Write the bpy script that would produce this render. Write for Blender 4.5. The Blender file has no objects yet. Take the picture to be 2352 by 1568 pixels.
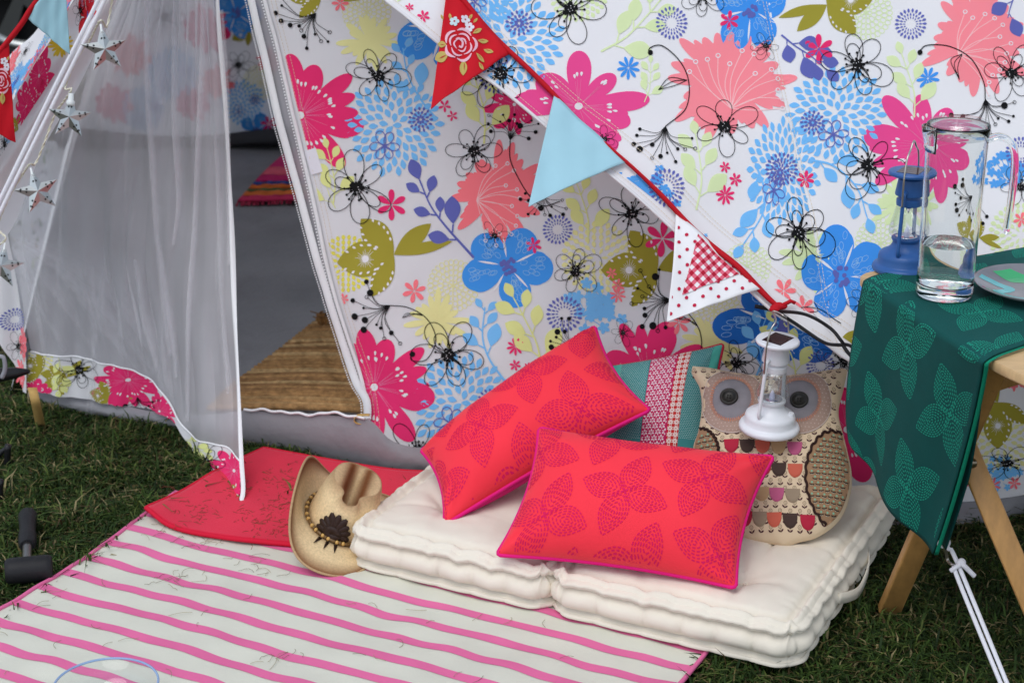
import bpy, math, random
import numpy as np
from mathutils import Vector, Matrix
from mathutils.geometry import tessellate_polygon

random.seed(7)
RNG = np.random.default_rng(7)
SC = bpy.context.scene
COL = SC.collection
PI = math.pi

# ------------------------------------------------------------------ camera
CAMZ, PITCH, FOC = 1.65, math.radians(20.0), 4070.0
cd = bpy.data.cameras.new('camera')
cd.sensor_width = 36.0
cd.lens = FOC / 2352.0 * 36.0
cd.clip_start, cd.clip_end = 0.05, 500.0
cd.dof.use_dof = True
cd.dof.focus_distance = 3.25
cd.dof.aperture_fstop = 6.3
cam = bpy.data.objects.new('camera', cd)
cam.location = (0, 0, CAMZ)
cam.rotation_euler = (math.radians(90) - PITCH, 0, 0)
COL.objects.link(cam)
SC.camera = cam

# ------------------------------------------------------------------ sky, sun, exposure
SUN_EL, SUN_AZ = math.radians(62), math.radians(205)   # azimuth clockwise from +Y (the view direction)
world = bpy.data.worlds.new('World')
SC.world = world
world.use_nodes = True
wn = world.node_tree
wn.nodes.clear()
sky = wn.nodes.new('ShaderNodeTexSky')
sky.sky_type = 'NISHITA'
sky.sun_disc = False
sky.sun_elevation = SUN_EL
sky.sun_rotation = SUN_AZ
sky.air_density, sky.dust_density, sky.ozone_density = 1.0, 1.0, 1.5
hs = wn.nodes.new('ShaderNodeHueSaturation')
hs.inputs['Saturation'].default_value = 0.5      # overcast: a grey white veil of cloud
bg = wn.nodes.new('ShaderNodeBackground')
bg.inputs['Strength'].default_value = 0.15
wo = wn.nodes.new('ShaderNodeOutputWorld')
wn.links.new(sky.outputs[0], hs.inputs['Color'])
wn.links.new(hs.outputs[0], bg.inputs['Color'])
wn.links.new(bg.outputs[0], wo.inputs['Surface'])
sl = bpy.data.lights.new('sun', 'SUN')
sl.energy, sl.angle, sl.color = 0.9, math.radians(40), (1.0, 0.985, 0.96)
sun = bpy.data.objects.new('sun', sl)
sd = Vector((math.sin(SUN_AZ) * math.cos(SUN_EL), math.cos(SUN_AZ) * math.cos(SUN_EL), math.sin(SUN_EL)))
sun.rotation_euler = sd.to_track_quat('Z', 'Y').to_euler()
sun.location = (0, 0, 6)
COL.objects.link(sun)
vs = SC.view_settings
vs.view_transform = 'Standard'
vs.look = 'None'
vs.exposure, vs.gamma = 0.32, 1.0
vs.use_curve_mapping = False
SC.cycles.transparent_max_bounces = 40

# ------------------------------------------------------------------ where a point of the photograph lies in the place
A = lambda *a: np.array(a, float)
RIGHT, UP, FWD = A(1, 0, 0), A(0, math.sin(PITCH), math.cos(PITCH)), A(0, math.cos(PITCH), -math.sin(PITCH))
EYE = A(0, 0, CAMZ)
def rays(p):
    p = np.atleast_2d(np.asarray(p, float))
    return (p[:, :1] - 1176) / FOC * RIGHT - (p[:, 1:2] - 784) / FOC * UP + FWD
def at_z(p, z):
    d = rays(p); return EYE + d * ((np.asarray(z, float) - CAMZ) / d[:, 2])[:, None]
def at_y(p, y):
    d = rays(p); return EYE + d * (np.asarray(y, float) / d[:, 1])[:, None]
def gz(x, y, z=0.0): return at_z([(x, y)], z)[0]
def gy(x, y, Y): return at_y([(x, y)], Y)[0]
def unit(v): v = np.asarray(v, float); return v / np.linalg.norm(v)
class Plane:
    def __init__(s, o, n):
        s.o, s.n = np.asarray(o, float), unit(n)
        if np.dot(s.n, EYE - s.o) < 0: s.n = -s.n
    def hit(s, p):
        d = rays(p); return EYE + d * (((s.o - EYE) @ s.n) / (d @ s.n))[:, None]
    @staticmethod
    def through(a, b, c): return Plane(a, np.cross(b - a, c - a))
def wob(x, y, seed, scale, n=7):
    r = np.random.default_rng(seed); o = 0
    for i in range(n):
        a = r.uniform(0, 2 * PI); k = 2 * PI / scale * r.uniform(.6, 1.7); o = o + np.sin(k * (np.cos(a) * x + np.sin(a) * y) + r.uniform(0, 6.3))
    return o / n
def polyline(pts, n):
    """n points evenly spread along a smooth curve through pts (any dimension)"""
    pts = np.asarray(pts, float); m = len(pts)
    if m == 2:
        t = np.linspace(0, 1, n)[:, None]; return pts[0] * (1 - t) + pts[1] * t
    ext = np.vstack([2 * pts[0] - pts[1], pts, 2 * pts[-1] - pts[-2]]); out = []
    for i in range(m - 1):
        p0, p1, p2, p3 = ext[i:i + 4]
        for t in np.linspace(0, 1, 16, endpoint=False):
            out.append(.5 * (2 * p1 + (p2 - p0) * t + (2 * p0 - 5 * p1 + 4 * p2 - p3) * t * t + (3 * p1 - p0 - 3 * p2 + p3) * t ** 3))
    out.append(pts[-1]); out = np.array(out)
    d = np.r_[0, np.cumsum(np.linalg.norm(np.diff(out, axis=0), axis=1))]
    s = np.linspace(0, d[-1], n)
    return np.stack([np.interp(s, d, out[:, k]) for k in range(out.shape[1])], 1)
def lin(r, g, b):
    """8-bit screen colour to linear"""
    f = lambda c: c / 12.92 if c <= .04045 else ((c + .055) / 1.055) ** 2.4
    return (f(r / 255), f(g / 255), f(b / 255))

# ------------------------------------------------------------------ materials
def nd(t, kind, **kw):
    n = t.nodes.new(kind)
    for k, v in kw.items():
        if k in n.inputs: n.inputs[k].default_value = v
        else: setattr(n, k, v)
    return n
def mat(name, color=(.8, .8, .8), rough=.8, metal=0, spec=.3, bump=None, var=None, attr=False, trans=0, translucent=0, ior=1.45, coat=0, sheen=0, alpha=1, crease=None):
    """bump=(scale, strength, distance), var=(scale, amount, detail): blotchy tint; attr: base colour from the mesh's colour attribute"""
    m = bpy.data.materials.new(name); m.use_nodes = True; t = m.node_tree; t.nodes.clear()
    out = nd(t, 'ShaderNodeOutputMaterial'); p = nd(t, 'ShaderNodeBsdfPrincipled')
    L = t.links.new
    p.inputs['Base Color'].default_value = (*color, 1); p.inputs['Roughness'].default_value = rough; p.inputs['Metallic'].default_value = metal
    p.inputs['Specular IOR Level'].default_value = spec; p.inputs['IOR'].default_value = ior; p.inputs['Transmission Weight'].default_value = trans
    p.inputs['Coat Weight'].default_value = coat; p.inputs['Sheen Weight'].default_value = sheen
    csock = None
    tc = nd(t, 'ShaderNodeTexCoord')
    if attr:
        a = nd(t, 'ShaderNodeAttribute', attribute_name='Col'); csock = a.outputs['Color']
    if var:
        nz = nd(t, 'ShaderNodeTexNoise', Scale=var[0], Detail=var[2] if len(var) > 2 else 4.0); L(tc.outputs['Object'], nz.inputs['Vector'])
        mr = nd(t, 'ShaderNodeMapRange'); mr.inputs['From Min'].default_value = .3; mr.inputs['From Max'].default_value = .7
        mr.inputs['To Min'].default_value = 1 - var[1]; mr.inputs['To Max'].default_value = 1 + var[1] * .6; L(nz.outputs['Fac'], mr.inputs['Value'])
        mx = nd(t, 'ShaderNodeMix', data_type='RGBA', blend_type='MULTIPLY'); mx.inputs['Factor'].default_value = 1
        if csock: L(csock, mx.inputs['A'])
        else: mx.inputs['A'].default_value = (*color, 1)
        L(mr.outputs['Result'], mx.inputs['B']); csock = mx.outputs['Result']
    if csock: L(csock, p.inputs['Base Color'])
    if bump:
        nb = nd(t, 'ShaderNodeTexNoise', Scale=bump[0], Detail=3.0); L(tc.outputs['Object'], nb.inputs['Vector'])
        bp = nd(t, 'ShaderNodeBump', Strength=bump[1], Distance=bump[2]); L(nb.outputs['Fac'], bp.inputs['Height']); L(bp.outputs['Normal'], p.inputs['Normal'])
        if crease:      # soft folds and sharp packing creases: (scale, strength, distance)
            nr = nd(t, 'ShaderNodeTexNoise', Scale=crease[0], Detail=3.0, noise_type='RIDGED_MULTIFRACTAL'); L(tc.outputs['Object'], nr.inputs['Vector']); nr.inputs['Distortion'].default_value = .6
            b2 = nd(t, 'ShaderNodeBump', Strength=crease[1], Distance=crease[2]); L(nr.outputs['Fac'], b2.inputs['Height']); L(b2.outputs['Normal'], bp.inputs['Normal'])
    s = p.outputs[0]
    if translucent:
        tl = nd(t, 'ShaderNodeBsdfTranslucent'); tl.inputs['Color'].default_value = (*color, 1)
        if csock: L(csock, tl.inputs['Color'])
        ms = nd(t, 'ShaderNodeMixShader'); ms.inputs[0].default_value = translucent; L(s, ms.inputs[1]); L(tl.outputs[0], ms.inputs[2]); s = ms.outputs[0]
    if alpha < 1:
        tr = nd(t, 'ShaderNodeBsdfTransparent'); ms = nd(t, 'ShaderNodeMixShader'); ms.inputs[0].default_value = alpha
        L(tr.outputs[0], ms.inputs[1]); L(s, ms.inputs[2]); s = ms.outputs[0]
    L(s, out.inputs['Surface']); m['p'] = p.name
    return m

# ------------------------------------------------------------------ objects
def link(o, parent=None, pinv=None):
    COL.objects.link(o)
    if parent is not None:
        o.parent = parent
        M = Matrix.Identity(4); q = parent
        base = Vector(parent.get('at', (0, 0, 0)))
        o.matrix_parent_inverse = Matrix.Translation(-base)
    return o
def thing(name, label, cat, at=(0, 0, 0), group=None):
    o = bpy.data.objects.new(name, None); o.empty_display_size = .05; o.location = at; o['at'] = [float(v) for v in at]
    COL.objects.link(o); o['label'] = label; o['category'] = cat
    if group: o['group'] = group
    return o
def tag(o, label, cat, group=None, kind=None):
    o['label'] = label; o['category'] = cat
    if group: o['group'] = group
    if kind: o['kind'] = kind
    return o
def tri_mesh(name, tris, cols=None, smooth=False):
    """tris (n,3,3) loose triangles, cols (n,3) linear"""
    n = len(tris); me = bpy.data.meshes.new(name)
    me.vertices.add(n * 3); me.vertices.foreach_set('co', np.ascontiguousarray(tris, np.float32).ravel())
    me.loops.add(n * 3); me.loops.foreach_set('vertex_index', np.arange(n * 3, dtype=np.int32))
    me.polygons.add(n); me.polygons.foreach_set('loop_start', np.arange(0, n * 3, 3, dtype=np.int32)); me.polygons.foreach_set('loop_total', np.full(n, 3, np.int32))
    if smooth: me.polygons.foreach_set('use_smooth', np.ones(n, bool))
    if cols is not None:
        at = me.color_attributes.new('Col', 'FLOAT_COLOR', 'CORNER'); c = np.ones((n, 3, 4), np.float32); c[:, :, :3] = np.asarray(cols)[:, None, :]
        at.data.foreach_set('color', c.ravel())
    me.update(); return me
class MB:
    """collects vertices and faces of one mesh"""
    def __init__(s): s.v, s.f, s.c, s.n = [], [], [], 0
    def add(s, v, f, col=None):
        v = np.asarray(v, float); s.v.append(v); s.f += [tuple(int(i) + s.n for i in q) for q in f]
        s.c.append(np.tile(np.asarray(col if col is not None else (1, 1, 1), float), (len(v), 1)) if (col is None or np.ndim(col) == 1) else np.asarray(col, float))
        s.n += len(v); return s
    def grid(s, P, col=None, closeu=False, closev=False, flip=False):
        """P (nv,nu,3)"""
        nv, nu = P.shape[:2]; f = []
        for j in range(nv - (not closev)):
            for i in range(nu - (not closeu)):
                a, b, c, d = j * nu + i, j * nu + (i + 1) % nu, ((j + 1) % nv) * nu + (i + 1) % nu, ((j + 1) % nv) * nu + i
                f.append((a, d, c, b) if flip else (a, b, c, d))
        return s.add(P.reshape(-1, 3), f, None if col is None else (np.asarray(col) if np.ndim(col) == 1 else np.asarray(col).reshape(-1, 3)))
    def tube(s, path, r, n=8, col=None, close=False, cap=True):
        P = np.asarray(path, float); m = len(P); r = np.broadcast_to(np.asarray(r, float), (m,))
        T = np.gradient(P, axis=0)
        if close: T = np.roll(P, -1, 0) - np.roll(P, 1, 0)
        T /= np.linalg.norm(T, axis=1)[:, None] + 1e-12
        u = np.cross(T[0], A(0, 0, 1)); u = unit(u if np.linalg.norm(u) > 1e-3 else np.cross(T[0], A(1, 0, 0))); R = []
        a = np.linspace(0, 2 * PI, n, endpoint=False)
        for i in range(m):
            u = u - T[i] * (u @ T[i]); u = unit(u); w = np.cross(T[i], u)
            R.append(P[i] + r[i] * (np.cos(a)[:, None] * u + np.sin(a)[:, None] * w))
        R = np.array(R); b = s.n; s.grid(R, col, closeu=True, closev=close)
        if cap and not close:
            s.f.append(tuple(b + i for i in range(n))[::-1]); s.f.append(tuple(b + (m - 1) * n + i for i in range(n)))
        return s
    def lathe(s, prof, n=40, at=(0, 0, 0), col=None, ax=None):
        """prof [(r,z)...]; ax: 3x3 frame rows x,y,z"""
        prof = np.asarray(prof, float); a = np.linspace(0, 2 * PI, n, endpoint=False)
        P = np.stack([prof[:, None, 0] * np.cos(a), prof[:, None, 0] * np.sin(a), np.repeat(prof[:, 1:2], n, 1)], -1)
        if ax is not None: P = P @ np.asarray(ax, float)
        return s.grid(P + np.asarray(at, float), col, closeu=True)
    def box(s, c, ax, h, bev=.0, col=None):
        """box centred c with half-sizes h along the rows of ax; bev chamfers the long edges"""
        ax = np.asarray(ax, float); h = np.asarray(h, float); V = []
        if bev <= 0:
            for z in (-1, 1):
                for y in (-1, 1):
                    for x in (-1, 1): V.append(np.asarray(c) + (A(x, y, z) * h) @ ax)
            return s.add(V, [(0, 2, 3, 1), (4, 5, 7, 6), (0, 1, 5, 4), (2, 6, 7, 3), (0, 4, 6, 2), (1, 3, 7, 5)], col)
        ring = []
        for sx, sy in ((1, 1), (-1, 1), (-1, -1), (1, -1)):
            for k in range(4):
                t = PI / 2 * k / 3 + {(1, 1): 0, (-1, 1): PI / 2, (-1, -1): PI, (1, -1): 1.5 * PI}[(sx, sy)]
                ring.append((sx * (h[0] - bev) + bev * math.cos(t), sy * (h[1] - bev) + bev * math.sin(t)))
        ring = np.array(ring); n = len(ring); rows = []
        for z, k in ((-h[2], 1 - bev / max(h[0], h[1])), (-h[2] + bev, 1), (h[2] - bev, 1), (h[2], 1 - bev / max(h[0], h[1]))):
            rows.append(np.asarray(c) + np.c_[ring * k, np.full(n, z)] @ ax)
        b = s.n; s.grid(np.array(rows), col, closeu=True)
        s.f.append(tuple(b + i for i in range(n))[::-1]); s.f.append(tuple(b + 3 * n + i for i in range(n))); return s
    def ball(s, c, r, n=10, col=None, sq=(1, 1, 1), ax=None):
        t = np.linspace(0, PI, n); pr = np.stack([np.sin(t) * r + 1e-5, -np.cos(t) * r], 1)
        a = np.linspace(0, 2 * PI, n + 4, endpoint=False)
        P = np.stack([pr[:, None, 0] * np.cos(a), pr[:, None, 0] * np.sin(a), np.repeat(pr[:, 1:2], n + 4, 1)], -1) * np.asarray(sq, float)
        if ax is not None: P = P @ np.asarray(ax, float)
        return s.grid(P + np.asarray(c, float), col, closeu=True)
    def build(s, name, m, parent=None, smooth=True, solid=0, off=0, auto=None):
        me = bpy.data.meshes.new(name); V = np.concatenate(s.v)
        me.from_pydata(V.tolist(), [], s.f)
        cat = me.color_attributes.new('Col', 'FLOAT_COLOR', 'POINT'); c = np.ones((len(V), 4), np.float32); c[:, :3] = np.concatenate(s.c); cat.data.foreach_set('color', c.ravel())
        if smooth: me.polygons.foreach_set('use_smooth', np.ones(len(me.polygons), bool))
        me.materials.append(m); me.update()
        if smooth and auto: me.set_sharp_from_angle(angle=math.radians(auto))
        o = bpy.data.objects.new(name, me); link(o, parent)
        if solid:
            md = o.modifiers.new('thick', 'SOLIDIFY'); md.thickness = solid; md.offset = off
        return o
def obj(name, me, m, parent=None):
    me.materials.append(m); o = bpy.data.objects.new(name, me); return link(o, parent)
def coons(Lc, Rc, Tc, Bc, nu, nv):
    """grid (nv,nu,k) inside four boundary curves (left, right top-down; top, bottom left-right)"""
    l, r, t, b = polyline(Lc, nv), polyline(Rc, nv), polyline(Tc, nu), polyline(Bc, nu)
    s, v = np.linspace(0, 1, nu)[None, :, None], np.linspace(0, 1, nv)[:, None, None]
    return (1 - s) * l[:, None] + s * r[:, None] + (1 - v) * t[None] + v * b[None] - ((1 - s) * (1 - v) * t[0] + s * (1 - v) * t[-1] + (1 - s) * v * b[0] + s * v * b[-1])
def bez(p, n=14): return polyline(p, n)
# ------------------------------------------------------------------ flat print: motifs drawn as thin shapes laid on the cloth
class Ink:
    def __init__(s, seed=1): s.T, s.C, s.L = [], [], []; s.r = random.Random(seed); s.M = np.eye(2); s.o = A(0, 0)
    def place(s, x, y, sc=1, rot=0, sx=1, sy=1, shear=0):
        """local units -> sheet units; rot in degrees, sx/sy stretch after rotation"""
        c, n = math.cos(math.radians(rot)), math.sin(math.radians(rot))
        s.M = A(sx, shear, 0, sy).reshape(2, 2) @ A(c, -n, n, c).reshape(2, 2) * sc; s.o = A(x, y); s.k = sc
    def tris(s, t, col, lay):
        t = np.asarray(t, float) @ s.M.T + s.o; n = len(t)
        if n == 0: return
        s.T.append(t); s.C.append(np.tile(np.asarray(col, float), (n, 1))); s.L.append(np.full(n, lay * .4 + s.r.random() * .3))
    def star(s, p, col, lay=1, c=None):
        """polygon star-shaped about c"""
        p = np.asarray(p, float); c = p.mean(0) if c is None else np.asarray(c, float); q = np.roll(p, -1, 0)
        s.tris(np.stack([np.broadcast_to(c, p.shape), p, q], 1), col, lay)
    def poly(s, p, col, lay=1):
        t = tessellate_polygon([[Vector((a, b, 0)) for a, b in p]]); p = np.asarray(p, float); s.tris(p[np.array(t)], col, lay)
    def disc(s, x, y, r, col, lay=1, n=12, ry=None):
        a = np.linspace(0, 2 * PI, n, endpoint=False); s.star(np.c_[x + r * np.cos(a), y + (ry or r) * np.sin(a)], col, lay, (x, y))
    def line(s, p, w, col, lay=4, close=False):
        p = np.asarray(p, float); w = np.broadcast_to(np.asarray(w, float), (len(p),))[:, None] / 2
        t = np.roll(p, -1, 0) - np.roll(p, 1, 0) if close else np.gradient(p, axis=0)
        t = t / (np.linalg.norm(t, axis=1)[:, None] + 1e-9); nn = np.c_[-t[:, 1], t[:, 0]]
        a, b = p + nn * w, p - nn * w
        if close: a, b = np.vstack([a, a[:1]]), np.vstack([b, b[:1]])
        s.tris(np.concatenate([np.stack([a[:-1], b[:-1], b[1:]], 1), np.stack([a[:-1], b[1:], a[1:]], 1)]), col, lay)
    def ring(s, x, y, r, w, col, lay=4, n=14):
        a = np.linspace(0, 2 * PI, n, endpoint=False); s.line(np.c_[x + r * np.cos(a), y + r * np.sin(a)], w, col, lay, True)
    def petal(s, x, y, ang, L, W, col, lay=1, tip=.5, n=9, start=0.0):
        """drop-shaped petal leaving (x,y) at ang (radians); tip<.5 blunter end"""
        if tip < .25: n += 4; t = (1 - np.cos(np.linspace(0, PI, n))) / 2; w = W / 2 * np.where(t < .66, np.sin(PI / 2 * np.minimum(t / .66, 1)) ** .9, np.sqrt(np.maximum(0, 1 - ((t - .66) / .34) ** 2)))
        else: t = np.linspace(0, 1, n); w = W / 2 * np.sin(PI * t ** (1 + (.5 - tip))) ** .85
        d, e = A(math.cos(ang), math.sin(ang)), A(-math.sin(ang), math.cos(ang))
        c = A(x, y) + d * (start + t[:, None] * L); P = np.vstack([c + e * w[:, None], (c - e * w[:, None])[::-1][1:-1]]); s.star(P, col, lay, c[n // 2])
    def mesh(s, name, fmap, m, parent, clips=(), maxedge=24, base=.7, unit_mm=1.0):
        T, C, Lz = np.concatenate(s.T), np.concatenate(s.C), np.concatenate(s.L)
        for (ax, ay, bx, by) in clips:      # keep the left-hand side of a->b (screen sense: y down)
            n = A(-(by - ay), bx - ax); T, C, Lz = clip(T, C, Lz, n, n @ A(ax, ay))
        for _ in range(12):
            e = np.linalg.norm(T - np.roll(T, -1, 1), axis=2); k = e.argmax(1); big = e[np.arange(len(T)), k] > maxedge
            if not big.any(): break
            B, kb = T[big], k[big]; i = np.arange(len(B)); a, b, c = B[i, kb], B[i, (kb + 1) % 3], B[i, (kb + 2) % 3]; mdl = (a + b) / 2
            T = np.concatenate([T[~big], np.stack([a, mdl, c], 1), np.stack([mdl, b, c], 1)])
            C = np.concatenate([C[~big], C[big], C[big]]); Lz = np.concatenate([Lz[~big], Lz[big], Lz[big]])
        P = fmap(T.reshape(-1, 2), np.repeat((base + Lz) * .001 * unit_mm, 3)).reshape(-1, 3, 3)
        return obj(name, tri_mesh(name, P, C, True), m, parent)
def clip(T, C, Lz, n, d):
    """keep n.p >= d"""
    v = T @ n - d; ins = v >= 0; k = ins.sum(1); oT, oC, oL = [T[k == 3]], [C[k == 3]], [Lz[k == 3]]
    for cnt in (1, 2):
        m = k == cnt
        if not m.any(): continue
        t, vv, ii = T[m], v[m], ins[m]; r = np.arange(len(t)); lone = (ii if cnt == 1 else ~ii).argmax(1)
        a, b, c = t[r, lone], t[r, (lone + 1) % 3], t[r, (lone + 2) % 3]; va, vb, vc = vv[r, lone], vv[r, (lone + 1) % 3], vv[r, (lone + 2) % 3]
        ab = a + (b - a) * (va / (va - vb))[:, None]; ac = a + (c - a) * (va / (va - vc))[:, None]
        if cnt == 1: oT.append(np.stack([a, ab, ac], 1)); oC.append(C[m]); oL.append(Lz[m])
        else:
            oT += [np.stack([ab, b, c], 1), np.stack([ab, c, ac], 1)]; oC += [C[m], C[m]]; oL += [Lz[m], Lz[m]]
    return np.concatenate(oT), np.concatenate(oC), np.concatenate(oL)

# ink colours (the dye itself)
K_PINK, K_CORAL, K_BLUE, K_MID, K_NAVY = lin(236, 48, 112), lin(255, 126, 134), lin(122, 192, 244), lin(66, 152, 234), lin(100, 106, 180)
K_OLIVE, K_LIME, K_YEL, K_BLK, K_WHT = lin(164, 154, 54), lin(228, 232, 150), lin(234, 230, 160), lin(14, 14, 16), lin(236, 234, 236)
K_PALE = lin(222, 236, 182)
def m_lily(k, col=K_PINK, arcs=None, seed=0):
    r = random.Random(seed); pets = arcs or [(-100, 1.12, .40), (-72, .95, .42), (-38, 1.18, .3), (-20, 1.05, .26), (10, 1.16, .52), (50, 1.22, .36), (82, .98, .32), (120, .8, .36), (160, .85, .45), (205, .9, .45), (238, .95, .38)]
    for a, L, w in pets:
        a = math.radians(a); k.petal(0, 0, a, L, w, col, 1, .16, 13)
        if w > .44: k.petal(0, 0, a + .2, L * .86, w * .5, col, 1, .12, 11); k.petal(0, 0, a - .22, L * .9, w * .5, col, 1, .12, 11)
    k.disc(0, 0, .3, col, 1, 20); k.disc(0, 0, .07, K_WHT, 2)
    for i in range(len(pets) * 3):
        a, L, w = pets[i % len(pets)]; a = math.radians(a + r.uniform(-14, 14)); q = r.uniform(.46, .6); c, n = math.cos(a), math.sin(a)
        k.line([(c * .1, n * .1), (c * q * .9, n * q * .9)], [.008, .004], lin(232, 130, 170), 2); k.petal(c * q, n * q, a, .09, .045, K_WHT, 3, .2, 6)
def m_coral(k, col=K_CORAL, seed=0):
    r = random.Random(seed); n = 19
    for i in range(n):
        a = 2 * PI * i / n + r.uniform(-.1, .1); L = r.choice((.78, .88, 1.0, 1.1)); k.petal(0, 0, a, L, .2, col, 1, .15, 11)
        k.petal(0, 0, a + .16, L * .84, .14, col, 1, .15, 9)
    k.disc(0, 0, .5, col, 1, 20); a0 = r.uniform(0, 6.3); cx, cy = .45 * math.cos(a0 + 2.6), .45 * math.sin(a0 + 2.6)
    for i in range(13):
        a = a0 - 1.3 + i * .2; R = r.uniform(.65, 1.02); ex, ey = cx + R * math.cos(a), cy + R * math.sin(a)
        mx, my = (cx + ex) / 2 + .09 * math.sin(a), (cy + ey) / 2 - .09 * math.cos(a) * (1 if i % 2 else -.4)
        k.line(bez([(cx, cy), (mx, my), (ex, ey)], 9), .012, lin(252, 205, 205), 2); k.ring(ex, ey, .035, .016, K_WHT, 3, 9)
def m_dahlia(k, col=K_BLUE, rings=6, gap=.8, inner=K_NAVY, extra=True):
    N = 96
    for i in range(N):
        a = i * 2.39996; R0 = .97 * math.sqrt((i + .4) / N); L = .205 * (.9 + .14 * R0); W = .116 * gap / .8
        t = np.array([0, .2, .42, .62, .84, 1.]); ww = np.array([.12, .6, .95, 1., .6, 0]) * W / 2; d, e = A(math.cos(a), math.sin(a)), A(-math.sin(a), math.cos(a))
        c = d * (R0 - L * .45 + t[:, None] * L); k.star(np.vstack([c + e * ww[:, None], (c - e * ww[:, None])[::-1]]), col, 1, c[2])
    if extra:
        k2 = (.55, -.12) if extra is True else extra
        for j, (R0, n) in enumerate(((.02, 8), (.1, 12), (.18, 15))):
            for i in range(n): a = 2 * PI * i / n + j * .2; k.petal(k2[0] + math.cos(a) * R0, k2[1] + math.sin(a) * R0, a, .085, .05, inner, 3, .3, 6)
        m_outline(k, (-.18, .42), .3, inner, 6, .018)
def m_outline(k, c=(0, 0), R=1, col=K_BLK, n=6, w=.03, seed=0, lay=4, centre=False):
    r = random.Random(seed); t = np.linspace(0, 1, 22)
    for i in range(n):
        a = 2 * PI * (i + r.uniform(-.12, .12)) / n; L = R * r.uniform(.8, 1.1); W = L * r.uniform(.36, .52)
        for q in range(2 if (centre and r.random() < .45) else 1):
            f = 1 if q == 0 else r.uniform(.62, .75); a2 = a + q * r.uniform(-.25, .25)
            u = L * f * (.5 - .5 * np.cos(2 * PI * t)); v = W * f * .72 * np.sin(2 * PI * t) * (.5 - .5 * np.cos(2 * PI * t)) ** .35
            x = c[0] + u * math.cos(a2) - v * math.sin(a2); y = c[1] + u * math.sin(a2) + v * math.cos(a2); k.line(np.c_[x, y], w * R if centre else w, col, lay)
    if centre:
        for i in range(34):
            a, q = r.uniform(0, 6.3), R * .19 * math.sqrt(r.random()); k.disc(c[0] + q * math.cos(a), c[1] + q * math.sin(a), R * .042, col, lay, 7)
        k.disc(c[0], c[1], R * .13, col, lay, 14)
        for i in range(6): a, q = r.uniform(0, 6.3), R * .13 * math.sqrt(r.random()); k.disc(c[0] + q * math.cos(a), c[1] + q * math.sin(a), R * .014, K_WHT, lay + 1.5, 5)
        for i in range(11):
            a = 2 * PI * i / 11 + r.uniform(-.2, .2); q = R * r.uniform(.3, .4); ex, ey = c[0] + q * math.cos(a), c[1] + q * math.sin(a)
            k.line([(c[0], c[1]), (ex, ey)], .018 * R, col, lay); k.disc(ex, ey, R * .036, col, lay, 8)
def m_black(k, seed=0, n=6): m_outline(k, (0, 0), 1, K_BLK, n, .0205, seed, 4, True)
def m_umbel(k, seed=0, spread=75, n=13, curl=True):
    """heads fan out along +x from the origin, stem leaves along -x"""
    r = random.Random(seed)
    for i in range(n):
        a = math.radians(-spread + 2 * spread * i / (n - 1)); R = r.uniform(.5, 1.0); ex, ey = R * math.cos(a), R * math.sin(a)
        k.line(bez([(0, 0), (.45 * R * math.cos(a * .6), .4 * R * math.sin(a * .6)), (ex, ey)], 10), .013, K_BLK, 4)
        q = r.choice((.045, .06, .085, .035))
        if r.random() < .3: k.ring(ex, ey, .042, .014, K_BLK, 4, 12)
        else: k.disc(ex, ey, q, K_BLK, 4, 12)
    if curl:
        P = bez([(0, 0), (-.35, -.28), (-.62, -.75), (-.55, -1.3), (-.1, -1.62), (.22, -1.45), (.12, -1.28)], 40); k.line(P, .022, K_BLK, 4); k.disc(.13, -1.33, .07, K_BLK, 4, 10)
        for q in (.28, -.28, .02): k.line(bez([(-.56, -.62), (-.36 + q * .4, -.45 + q * .25), (-.1, -.42)], 10), .014, K_BLK, 4)
def m_mum(k, col=K_YEL, fill=False, rings=5):
    for j in range(rings):
        n = 6 + 6 * j; R = .1 + .88 * j / rings
        for i in range(n):
            a = 2 * PI * (i + .5 * (j % 2)) / n
            if fill: k.petal(R * math.cos(a), R * math.sin(a), a, .2, min(.15, 2 * PI * R / n * .8), col, 0, .3, 7)
            else:
                t = np.linspace(0, 2 * PI, 10, endpoint=False); u = .098 * np.cos(t) + R; v = min(.082, PI * (R + .03) / n * .9) * np.sin(t)
                k.line(np.c_[u * math.cos(a) - v * math.sin(a), u * math.sin(a) + v * math.cos(a)], .024, col, 0, True)
def m_daisy(k, col=K_YEL, n=17, seed=0, W=.21):
    r = random.Random(seed)
    for i in range(n): k.petal(0, 0, 2 * PI * i / n + r.uniform(-.1, .1), r.uniform(.7, 1.1), W, col, 0, .22, 9)
def m_small(k, col=K_PINK, n=6, W=.42, lay=2):
    for i in range(n): k.petal(0, 0, 2 * PI * i / n + .2, 1, W, col, lay, .2, 8, .06)
def m_ring(k, col=K_NAVY):
    for R, n, L, W in ((.32, 16, .17, .07), (.5, 20, .22, .1), (.72, 22, .3, .15)):
        for i in range(n): k.petal(R * math.cos(2 * PI * i / n), R * math.sin(2 * PI * i / n), 2 * PI * i / n, L, W, col, 2, .25, 7)
def m_stem(k, col, path, leaves, w=.03, lay=2, L=.34, W=.2):
    """leaves [(t, side, size)] along the path"""
    P = bez(path, 24); k.line(P, np.linspace(w, w * .5, 24), col, lay)
    for t, sd, q in leaves:
        i = min(22, int(t * 23)); p = P[i]; d = P[i + 1] - P[i]; a = math.atan2(d[1], d[0]) + sd * .8; st = .12 * q
        e = p + st * A(math.cos(a), math.sin(a)); k.line([p, e], w * .6, col, lay); k.petal(e[0], e[1], a - sd * .15, L * q, W * q, col, lay, .35, 11)
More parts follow.
